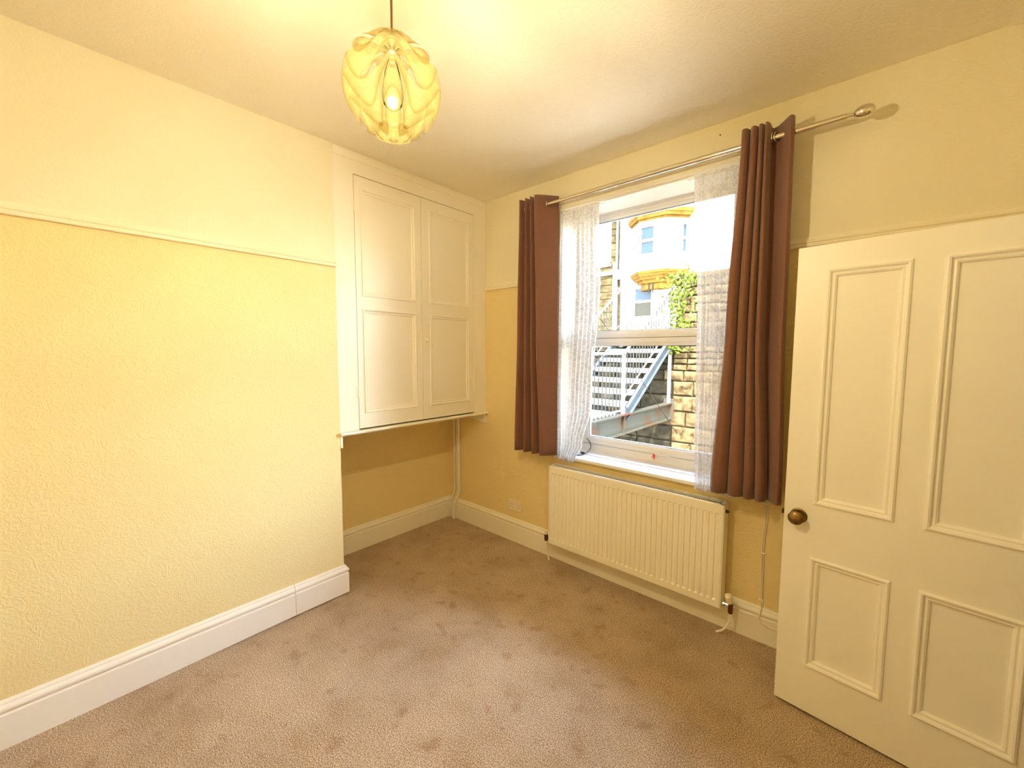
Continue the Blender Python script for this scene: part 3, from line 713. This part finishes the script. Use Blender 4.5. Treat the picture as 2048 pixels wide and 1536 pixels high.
# net curtains
def netrow(x0, x1, y, n, amp, seed, drift=0.0):
    rnd = random.Random(seed); out = []
    for k in range(2*n+1):
        t = k/(2*n); out.append((x0+(x1-x0)*t + (rnd.random()-.5)*0.25*(x1-x0)/n, y+amp*(1 if k % 2 else -1)*(0.6+0.4*rnd.random())+drift*t))
    out[0] = (x0, y); out[-1] = (x1, y+drift); return out
nl = empty('net_curtain', (1.45, -0.055, 0.80)); tag(nl, 'white lace net curtain drawn to the side nearest the cupboard', 'net curtain', 'pair of lace nets')
rows = [(2.605, netrow(1.300, 1.615, -0.030, 9, 0.006, 3)), (2.575, netrow(1.302, 1.612, -0.030, 9, 0.006, 3)), (2.05, netrow(1.305, 1.640, -0.044, 9, 0.019, 3)), (1.20, netrow(1.305, 1.590, -0.056, 9, 0.020, 3)), (0.94, netrow(1.305, 1.525, -0.056, 9, 0.012, 3)), (0.800, netrow(1.310, 1.462, -0.060, 9, 0.010, 3))]
at_parent(drape('lace', 'lace', rows, 0, k=4, uvs=True), nl)
at_parent(autosmooth(G().tube([(1.27, -0.034, 2.590), (1.66, -0.034, 2.588)], 0.0022, 8).build('stretch_wire', 'upvc')), nl)
nr = empty('net_curtain', (2.40, -0.055, 0.79)); tag(nr, 'white lace net curtain partly behind the curtain beside the door', 'net curtain', 'pair of lace nets')
rows = [(2.605, netrow(2.225, 2.500, -0.030, 7, 0.006, 5)), (2.575, netrow(2.227, 2.500, -0.030, 7, 0.006, 5)), (1.75, netrow(2.275, 2.510, -0.046, 7, 0.016, 5)), (1.10, netrow(2.288, 2.515, -0.056, 7, 0.014, 5)), (0.795, netrow(2.298, 2.520, -0.062, 7, 0.010, 5))]
at_parent(drape('lace', 'lace', rows, 0, k=5, uvs=True), nr)
at_parent(autosmooth(G().tube([(2.19, -0.034, 2.588), (2.51, -0.034, 2.590)], 0.0022, 8).build('stretch_wire', 'upvc')), nr)

# ------------------------------------------------------------------ pendant lamp
LC = Vector((2.056, -1.894, 2.292)); LR = 0.1265; LH = 0.125
lm = empty('pendant_lamp', tuple(LC)); tag(lm, 'glowing white pendant lamp with wavy layered globe shade', 'lamp')
def lpart(name, o): return at_parent(o, lm)
PH0 = math.atan2(-0.704, 1.088)
def tier(mid, amp, prev, lap=2.5, r0=0.74, nphi=200, ns=12, lobes=5, sharp=0.10):
    """one wavy band of the globe: tucked in under the band above, flaring out to its lower edge"""
    vs = []; fs = []
    for i in range(nphi):
        ph = 2*PI*i/nphi; c = math.cos(lobes*ph); w = c+sharp*math.cos(2*lobes*ph)
        edge = mid+amp*w
        top = min(prev[0]+prev[1]*w+lap, 86.0) if prev else min(mid+16+amp*w, 86.0)
        for j in range(ns+1):
            s_ = j/ns; lam = math.radians(top+(edge-top)*s_)
            rr = r0+(1-r0)*(s_**0.8)*(1.0+0.03*c)
            rxy = LR*rr*math.cos(lam)
            vs.append((LC.x+rxy*math.cos(ph+PH0), LC.y+rxy*math.sin(ph+PH0), LC.z+LH*rr*math.sin(lam)))
    for i in range(nphi):
        for j in range(ns):
            a = i*(ns+1)+j; b_ = ((i+1) % nphi)*(ns+1)+j; fs.append((a, b_, b_+1, a+1))
    return mesh('shade_tier', vs, fs, 'shade', None, smooth=True)
TIERS = [(75, 9), (53, 19), (28, 23), (-1, 21), (-27, 21), (-50, 20), (-71, 9)]
for k, (mid, amp) in enumerate(TIERS):
    lpart('tier', tier(mid, amp, TIERS[k-1] if k else None, {1: 24, 2: 26, 3: 12}.get(k, 2.5)))
# scalloped cup closing the bottom
vs = []; fs = []; n = 80
for i in range(n):
    ph = 2*PI*i/n; c = math.cos(5*ph+PI)
    for j, (q, z) in enumerate(((0.10, -1.03), (0.20, -1.015), (0.28, -0.98), (0.33+0.03*c, -0.93+0.03*c), (0.35+0.05*c, -0.86+0.05*c))):
        vs.append((LC.x+LR*q*math.cos(ph+PH0), LC.y+LR*q*math.sin(ph+PH0), LC.z+LH*z))
for i in range(n):
    for j in range(4): a = i*5+j; b_ = ((i+1) % n)*5+j; fs.append((a, b_, b_+1, a+1))
o = mesh('shade_cup', vs, fs, 'shade', None, smooth=True); lpart('cup', o)
lpart('c', autosmooth(G().tube([tuple(LC+Vector((0, 0, 0.10))), tuple(LC+Vector((0.001, 0, 0.25))), (LC.x, LC.y, H-0.03)], 0.0032, 8).build('cord', 'cord'), 60))
lpart('r', autosmooth(G().lathe([(0.045, 0.0003), (0.045, 0.006), (0.036, 0.020), (0.012, 0.028), (0.006, 0.036)], (LC.x, LC.y, H), (0, 0, -1), 24).build('ceiling_rose', 'plastic'), 40))
lpart('h', autosmooth(G().lathe([(0.006, 0.124), (0.009, 0.121), (0.010, 0.098), (0.008, 0.095)], tuple(LC), (0, 0, 1), 20).build('lamp_holder', 'black'), 40))
lpart('b', autosmooth(G().lathe([(0.008, 0.096), (0.009, 0.080), (0.020, 0.040), (0.026, 0.005), (0.028, -0.020), (0.023, -0.040), (0.012, -0.050), (0.0, -0.053)], tuple(LC), (0, 0, 1), 20).build('bulb', 'bulb'), 60))
m, nt, b, o = newmat('glowing_filament'); b.inputs['Emission Color'].default_value = (1, 0.95, 0.8, 1); b.inputs['Emission Strength'].default_value = 25.0; m.cycles.emission_sampling = 'NONE'; M['filament'] = m
lpart('f', autosmooth(G().lathe([(0.0, -0.006), (0.0035, -0.004), (0.0045, 0), (0.0035, 0.004), (0.0, 0.006)], tuple(LC+Vector((0, 0, -0.022))), (0, 0, 1), 12).build('filament', 'filament'), 60))
pl = bpy.data.lights.new('bulb_light', 'POINT'); pl.energy = LAMP_POWER; pl.color = LAMP_COL; pl.shadow_soft_size = 0.016
po = bpy.data.objects.new('bulb_light', pl); link(po); po.location = LC+Vector((0, 0, -0.004)); at_parent(po, lm)

# ================================================================== outdoors
# outer skin of the house so that daylight only comes in by the window
struct(G().box(-0.45, XR+1.75, YB-0.45, YB-0.3, -0.15, H+0.4).box(-0.45, -0.3, YB-0.3, WT, -0.15, H+0.4).box(XR+1.6, XR+1.75, YB-0.3, WT, -0.15, H+0.4).box(-0.45, XR+1.75, YB-0.45, WT, H+0.25, H+0.4).build('wall_outer', 'render_out'), 'pale render on the outside of the house', 'wall')
struct(G().box(-16, 14, WT, 6.2, -0.9, -0.62).build('floor_courtyard', 'ground'), 'unseen courtyard paving made pale to bounce daylight indoors', 'ground')
vs = [(-16, 6.0, 1.72), (14, 6.0, 1.72), (14, 16, 2.3), (-16, 16, 2.3), (-16, 6.0, 1.3), (14, 6.0, 1.3), (14, 16, 1.3), (-16, 16, 1.3)]
struct(mesh('floor_terrace', vs, [(0, 1, 2, 3), (4, 7, 6, 5), (0, 4, 5, 1), (1, 5, 6, 2), (2, 6, 7, 3), (3, 7, 4, 0)], 'terrace'), 'pale sunlit terrace above the retaining wall', 'ground')

# retaining wall: stone blocks in courses
rw = empty('retaining_wall', (0.8, 5.75, -0.62)); tag(rw, 'sunlit buff stone retaining wall behind the steel stairs', 'stone wall')
YWL = 5.52
at_parent(G().box(-4.0, 0.13, YWL+0.05, 6.0, -0.62, 1.72).box(0.13, 3.6, YWL+0.05, 6.0, -0.62, 2.98).build('core', 'mortar'), rw)
def block(x0, x1, z0, z1, rnd, y=YWL):
    b_ = 0.012; j = lambda a: (rnd.random()-.5)*a
    bulge = 0.02+rnd.random()*0.035
    ri = [(x0+b_*.5, z0+b_*.5), (x1-b_*.5, z0+b_*.5), (x1-b_*.5, z1-b_*.5), (x0+b_*.5, z1-b_*.5)]
    ins = min(0.035, (z1-z0)*0.18)
    fi = [(x0+ins+j(.02), z0+ins+j(.015)), (x1-ins+j(.02), z0+ins+j(.015)), (x1-ins+j(.02), z1-ins+j(.015)), (x0+ins+j(.02), z1-ins+j(.015))]
    mxx, mzz = (x0+x1)/2+j(.1), (z0+z1)/2+j(.04)
    vs = [(x, y+0.06, z) for x, z in ri] + [(x, y+0.004, z) for x, z in ri] + [(x, y-bulge*.7+j(.012), z) for x, z in fi] + [(mxx, y-bulge+j(.02), mzz)]
    fs = []
    for c in range(4):
        d = (c+1) % 4; fs += [(c, d, 4+d, 4+c), (4+c, 4+d, 8+d, 8+c), (8+c, 8+d, 12)]
    fs.append((3, 2, 1, 0))
    return vs, fs
rnd = random.Random(11)
courses = [-0.62, -0.42, -0.15, 0.16, 0.45, 0.76, 1.04, 1.25, 1.37, 1.48, 1.60, 1.72, 1.86, 2.02, 2.16, 2.34, 2.50, 2.66, 2.82, 2.98]
for ci in range(len(courses)-1):
    z0, z1 = courses[ci], courses[ci+1]; hgt = z1-z0
    x = -1.9 if z0 < 1.71 else 0.13
    xend = 2.4
    x -= rnd.random()*0.2 if z0 < 1.71 else 0
    while x < xend:
        w = min(max(hgt*(1.3+rnd.random()*1.5), 0.26), 0.72)
        if abs(x+w-0.12) < 0.15 and x < 0.1: w = 0.12-x+0.0
        w = max(w, 0.16)
        vs, fs = block(x, x+w, z0, z1, rnd); o = mesh('stone_block', vs, fs, 'stone_moss_shade' if x+w < 0.2 else 'stone'); at_parent(o, rw); x += w
# coping at the top right
at_parent(G().box(0.10, 3.6, YWL-0.05, 6.02, 2.98, 3.08, b=0.02).build('coping', 'stone'), rw)

# steel stairs and landing
XB = 0.07
st = empty('steel_staircase', (-0.5, 4.0, 0.6)); tag(st, 'pale steel outdoor staircase with railings seen through the window', 'staircase')
def tpart(name, g, mat, par=None):
    o = g.build(name, mat); at_parent(o, st)
    if par is not None: o.parent = par; o.matrix_parent_inverse = Matrix.Identity(4)
    return o
# I beams carrying the landing
for bx in (XB, -1.25):
    tpart('beam', G().box(bx-0.012, bx+0.012, 0.9, 5.50, 0.315, 0.595).box(bx-0.07, bx+0.07, 0.9, 5.50, 0.295, 0.315).box(bx-0.07, bx+0.07, 0.9, 5.50, 0.595, 0.615).box(bx-0.06, bx+0.06, 3.46, 3.48, 0.315, 0.595).box(bx-0.10, bx+0.10, 5.47, 5.50, 0.25, 0.70), 'beam')
pw = 0.16
for k in range(16):
    y = 0.9+k*pw; tpart('deck_plank', G().box(-1.19, 0.0, y, y+pw-0.014, 0.60, 0.635), 'terrace')
# flight
YS0, ZS0, RUN, RISE, NT = 3.62, 0.615, 0.27, 0.178, 7
SL = RISE/RUN
def zline(y): return ZS0+(y-YS0)*SL
for bx in (XB, -1.05):
    g = G(); y1 = 5.55
    for (a, b_, t0, t1) in ((bx-0.008, bx+0.008, -0.10, 0.12), (bx-0.008, bx+0.05, 0.10, 0.12), (bx-0.008, bx+0.05, -0.10, -0.08)):
        vs = []
        for xx in (a, b_):
            vs += [(xx, YS0-0.02, zline(YS0-0.02)+t0), (xx, y1, zline(y1)+t0), (xx, y1, zline(y1)+t1), (xx, YS0-0.02, zline(YS0-0.02)+t1)]
        g.add(vs, [(0, 1, 2, 3), (7, 6, 5, 4), (0, 4, 5, 1), (1, 5, 6, 2), (2, 6, 7, 3), (3, 7, 4, 0)])
    tpart('stringer', g, 'galv')
tr0 = G().box(-1.04, 0.06, 0, 0.26, -0.035, 0).box(-1.04, 0.06, -0.004, 0.006, -0.075, 0).build('tread', 'whitesteel'); at_parent(tr0, st)
for k in range(NT):
    y, z = YS0+0.04+k*RUN, ZS0+(k+1)*RISE-0.02
    if k == 0: t = tr0
    else: t = tr0.copy(); link(t, st); t.matrix_parent_inverse = tr0.matrix_parent_inverse.copy()
    t.location = (0, y, z)
tpart('upper_landing', G().box(-1.3, 0.12, 5.50, 6.3, 1.76, 1.84), 'whitesteel')
# railing along the landing beam
RT = 1.575
tpart('handrail', G().tube([(XB, 0.95, RT), (XB, 3.52, RT)], 0.021, 10), 'whitesteel')
tpart('bottom_rail', G().box(XB-0.012, XB+0.012, 0.95, 3.52, 0.66, 0.685), 'whitesteel')
b0 = G().tube([(0, 0, 0.62), (0, 0, RT)], 0.009, 6).build('baluster', 'bars'); at_parent(b0, st); b0.location = (XB, 3.40, 0)
for k in range(1, 22):
    c = b0.copy(); link(c, st); c.matrix_parent_inverse = b0.matrix_parent_inverse.copy(); c.location = (XB, 3.40-k*0.112, 0)
tpart('post', G().box(XB-0.022, XB+0.022, 3.49, 3.54, 0.30, RT+0.02), 'whitesteel')
tpart('post', G().box(XB-0.02, XB+0.03, 5.42, 5.47, 0.60, 2.86), 'whitesteel')
tpart('post', G().box(-1.07, -1.02, 5.30, 5.35, 1.75, 2.95), 'whitesteel')
tpart('post', G().box(-1.07, -1.02, 3.49, 3.54, 0.60, RT+0.02), 'whitesteel')
for bx in (XB, -1.05):
    tpart('sloping_handrail', G().tube([(bx, 3.52, RT), (bx, 5.50, RT+(5.50-3.52)*SL)], 0.022, 10), 'whitesteel')
    tpart('sloping_rail', G().tube([(bx, 3.52, 0.85), (bx, 5.50, 0.85+(5.50-3.52)*SL)], 0.012, 8), 'whitesteel')
    bs = G().tube([(0, 0, 0), (0, 0, RT-0.85)], 0.009, 6).build('baluster', 'bars'); at_parent(bs, st)
    for k in range(1, 18):
        y = 3.52+k*0.112
        c = bs if k == 1 else bs.copy()
        if k > 1: link(c, st); c.matrix_parent_inverse = bs.matrix_parent_inverse.copy()
        c.location = (bx, y, 0.85+(y-3.52)*SL)
# level guard at the upper landing
tpart('landing_handrail', G().tube([(-1.05, 5.33, 2.92), (-1.05, 6.25, 2.92)], 0.02, 8), 'whitesteel')
tpart('landing_rail', G().tube([(-1.05, 5.33, 2.0), (-1.05, 6.25, 2.0)], 0.012, 8), 'whitesteel')
bs = G().tube([(0, 0, 2.0), (0, 0, 2.92)], 0.009, 6).build('baluster', 'bars'); at_parent(bs, st); bs.location = (-1.05, 5.44, 0)
for k in range(1, 8):
    c = bs.copy(); link(c, st); c.matrix_parent_inverse = bs.matrix_parent_inverse.copy(); c.location = (-1.05, 5.44+0.11*k, 0)

# slack overhead wire crossing in front of the stairs
tag(G().tube([(-0.62, 3.2, 2.62), (0.12, 2.85, 1.95), (1.4, 2.2, 0.66)], 0.004, 6).build('guy_wire', 'wire'), 'thin dark diagonal wire in front of the outdoor staircase', 'wire')

# ivy at the end of the upper wall
iv = empty('ivy', (0.30, 5.40, 1.2)); tag(iv, 'yellow green ivy climbing the stone wall beside the staircase', 'plant')
rnd = random.Random(5); vs = []; fs = []
spine = smoothpath([(0.28, 5.44, 3.05), (0.34, 5.42, 2.9), (0.22, 5.42, 2.6), (0.26, 5.42, 2.3), (0.30, 5.42, 2.0), (0.22, 5.40, 1.8), (0.16, 5.36, 1.68)], 8)
at_parent(G().tube(spine, 0.012, 6).build('stem', 'cord'), iv)
for k in range(520):
    p = spine[rnd.randrange(len(spine))]; sp = 0.16 if p.z > 2.7 else 0.10
    c = Vector((p.x+rnd.gauss(0, sp), p.y-abs(rnd.gauss(0, 0.05)), p.z+rnd.gauss(0, 0.07)))
    a = rnd.random()*2*PI; s_ = 0.026+rnd.random()*0.024
    e1 = Vector((math.cos(a), rnd.gauss(0, .35), math.sin(a))).normalized(); e2 = e1.cross(Vector((rnd.gauss(0, .4), 1, rnd.gauss(0, .4)))).normalized()
    b_ = len(vs); vs += [tuple(c-e1*s_), tuple(c+e2*s_*.7), tuple(c+e1*s_), tuple(c-e2*s_*.7), tuple(c+Vector((0, -0.008, 0)))]
    fs += [(b_, b_+1, b_+4), (b_+1, b_+2, b_+4), (b_+2, b_+3, b_+4), (b_+3, b_, b_+4)]
lf = mesh('leaves', vs, fs, 'leaf'); at_parent(lf, iv); lf['kind'] = 'stuff'

# house with oriel bay
YH = 14.0
hs = empty('stone_house', (-2.5, YH, 2.2)); tag(hs, 'sunlit pale stone house with a projecting bay window', 'house')
def hpart(name, g, mat, par=None):
    o = g.build(name, mat); at_parent(o, hs)
    if par is not None: o.parent = par; o.matrix_parent_inverse = Matrix.Identity(4)
    return o
hpart('facade', G().box(-5.35, 3.5, YH, YH+0.6, 2.0, 10.5), 'housewhite')
hpart('roof', G().add([(-5.6, YH-0.4, 10.4), (3.7, YH-0.4, 10.4), (3.7, YH+4, 13), (-5.6, YH+4, 13), (-5.6, YH-0.4, 10.3), (3.7, YH-0.4, 10.3), (3.7, YH+4, 12.9), (-5.6, YH+4, 12.9)], [(0, 1, 2, 3), (4, 7, 6, 5), (0, 4, 5, 1), (1, 5, 6, 2), (2, 6, 7, 3), (3, 7, 4, 0)]), 'galv')
YF = 13.30
def bayring(g, s0, z0, s1, z1):
    """section between two bay plans scaled by s0, s1 about the bay centre"""
    cx = -3.72
    def plan(s_): return [(cx-1.18*s_, YH), (cx-0.52*s_, YH-(YH-YF)*s_), (cx+0.52*s_, YH-(YH-YF)*s_), (cx+1.18*s_, YH)]
    a, b_ = plan(s0), plan(s1)
    vs = [(x, y, z0) for x, y in a] + [(x, y, z1) for x, y in b_]
    g.add(vs, [(0, 1, 5, 4), (1, 2, 6, 5), (2, 3, 7, 6), (3, 2, 1, 0), (4, 5, 6, 7), (0, 4, 7, 3)])
    return g
hpart('bay_core', bayring(G(), 0.93, 5.15, 0.93, 6.95), 'pane')
hpart('bay_apron', bayring(G(), 1.0, 4.82, 1.0, 5.28), 'housewhite')
hpart('bay_sill', bayring(G(), 1.05, 5.28, 1.05, 5.36), 'housewhite')
hpart('bay_cornice', bayring(bayring(bayring(G(), 1.0, 6.72, 1.02, 6.82), 1.08, 6.82, 1.12, 6.95), 1.14, 6.95, 1.14, 7.10), 'gold')
hpart('bay_head', bayring(G(), 1.0, 6.60, 1.0, 6.72), 'housewhite')
for (s0, z0, s1, z1) in ((0.70, 4.36, 0.76, 4.50), (0.82, 4.50, 0.90, 4.62), (0.93, 4.62, 0.98, 4.72), (1.0, 4.72, 1.03, 4.82)):
    hpart('corbel_course', bayring(G(), s0, z0, s1, z1), 'gold')
hpart('corbel_base', bayring(G(), 0.62, 4.12, 0.62, 4.36), 'gold')
cx = -3.72
# bay window timbers: posts, meeting rails, on three faces
P4 = [(cx-1.18, YH), (cx-0.52, YF), (cx+0.52, YF), (cx+1.18, YH)]
for x, y in P4[1:3]: hpart('bay_mullion', G().box(x-0.07, x+0.07, y-0.03, y+0.10, 5.36, 6.60), 'whitewood')
for (a, b_) in ((0, 1), (1, 2), (2, 3)):
    A = Vector((*P4[a], 0)); B = Vector((*P4[b_], 0)); u = (B-A).normalized(); nrm = Vector((u.y, -u.x, 0)); ln = (B-A).length
    T = lambda uu, vv, hh, A=A, u=u, nrm=nrm: tuple(Vector((A.x+u.x*uu+nrm.x*hh, A.y+u.y*uu+nrm.y*hh, vv)))
    sh = hpart('bay_sash', G(T).box(0.0, 0.09, 5.36, 6.60, -0.06, 0.0).box(ln-0.09, ln, 5.36, 6.60, -0.06, 0.0).box(0.09, ln-0.09, 5.94, 6.03, -0.06, 0.0).box(0.09, ln-0.09, 5.36, 5.48, -0.06, 0.0).box(0.09, ln-0.09, 6.50, 6.60, -0.06, 0.0), 'whitewood')
    if a == 2:
        hpart('blind', G(T).box(0.09, ln*0.78, 5.48, 6.50, -0.058, -0.048), 'whitewood', sh)
    if a == 1:
        # drawn pale blind behind the right half of the front sash
        hpart('blind', G(T).box(ln*0.55, ln-0.09, 5.48, 6.50, -0.058, -0.048), 'whitewood', sh)
# ground floor window
hpart('window_surround', G().box(-4.95, -4.72, YH-0.10, YH, 2.95, 4.36).box(-3.88, -3.62, YH-0.10, YH, 2.95, 4.36).box(-5.0, -3.55, YH-0.14, YH, 2.85, 3.0).box(-4.72, -3.88, YH-0.10, YH, 4.30, 4.36), 'housewhite')
gw = hpart('window', G().box(-4.72, -4.66, YH-0.05, YH, 3.0, 4.30).box(-3.94, -3.88, YH-0.05, YH, 3.0, 4.30).box(-4.66, -3.94, YH-0.05, YH, 3.66, 3.75).box(-4.66, -3.94, YH-0.05, YH, 3.0, 3.10).box(-4.66, -3.94, YH-0.05, YH, 4.24, 4.30), 'whitewood')
hpart('pane', G().box(-4.66, -3.94, YH-0.025, YH-0.01, 3.10, 3.66), 'pane_dark', gw)
hpart('pane', G().box(-4.66, -3.94, YH-0.040, YH-0.025, 3.75, 4.24), 'pane', gw)
hpart('hopper_bracket', G().tube([(-3.86, YF+0.2, 4.34), (-3.86, YF+0.2, 3.95)], 0.03, 8).tube([(-3.70, YF+0.2, 4.34), (-3.70, YF+0.2, 3.95)], 0.03, 8), 'wire')
hpart('drainpipe', G().tube([(-2.35, YH-0.08, 2.4), (-2.35, YH-0.08, 6.3), (-2.55, YH-0.08, 6.45)], 0.05, 8), 'galv')

# darker neighbouring house on the left
nh = empty('coursed_stone_house', (-8.0, 14.2, 2.2)); tag(nh, 'brown stone house with white windows, left of bay house', 'house')
def npart(name, g, mat, par=None):
    o = g.build(name, mat); at_parent(o, nh)
    if par is not None: o.parent = par; o.matrix_parent_inverse = Matrix.Identity(4)
    return o
npart('facade', G().box(-14, -5.36, 14.25, 14.9, 2.0, 10.5), 'brownwall')
npart('drainpipe', G().tube([(-5.42, 14.12, 4.9), (-5.42, 14.12, 9.5)], 0.06, 8).box(-5.52, -5.32, 14.02, 14.24, 4.75, 5.0), 'orangepipe')
npart('waste_pipe', G().tube([(-5.75, 14.15, 2.6), (-5.75, 14.15, 5.5)], 0.05, 8), 'whitewood')
npart('downpipe', G().tube([(-5.60, 14.12, 2.6), (-5.60, 14.12, 9.5)], 0.06, 8), 'galv')
npart('string_course', G().box(-14, -5.36, 14.12, 14.26, 5.02, 5.18), 'housewhite')
for (x0, x1, z0, z1) in ((-7.4, -5.95, 5.5, 7.6), (-10.2, -8.6, 5.5, 7.6), (-10.2, -8.6, 2.9, 4.4)):
    fw_ = npart('window', G().box(x0, x0+0.12, 14.15, 14.26, z0, z1).box(x1-0.12, x1, 14.15, 14.26, z0, z1).box(x0, x1, 14.15, 14.26, z1-0.14, z1).box(x0, x1, 14.12, 14.26, z0-0.1, z0+0.12).box(x0+0.12, x1-0.12, 14.15, 14.26, (z0+z1)/2-0.06, (z0+z1)/2+0.06).box((x0+x1)/2-0.05, (x0+x1)/2+0.05, 14.16, 14.26, z0, z1), 'whitewood')
    npart('net_blind', G().box(x0+0.12, x1-0.12, 14.21, 14.225, z0+0.3, z1-0.14), 'whitewood', fw_)
    npart('pane', G().box(x0+0.12, x1-0.12, 14.195, 14.205, z0+0.12, z1-0.14), 'glass', fw_)
for k in range(26):
    z = 2.5+k*0.3
    if z > 9.6: break
    npart('stone_course', G().box(-14, -5.36, 14.235-0.02*(k % 2), 14.26, z, z+0.26), 'brownwall')
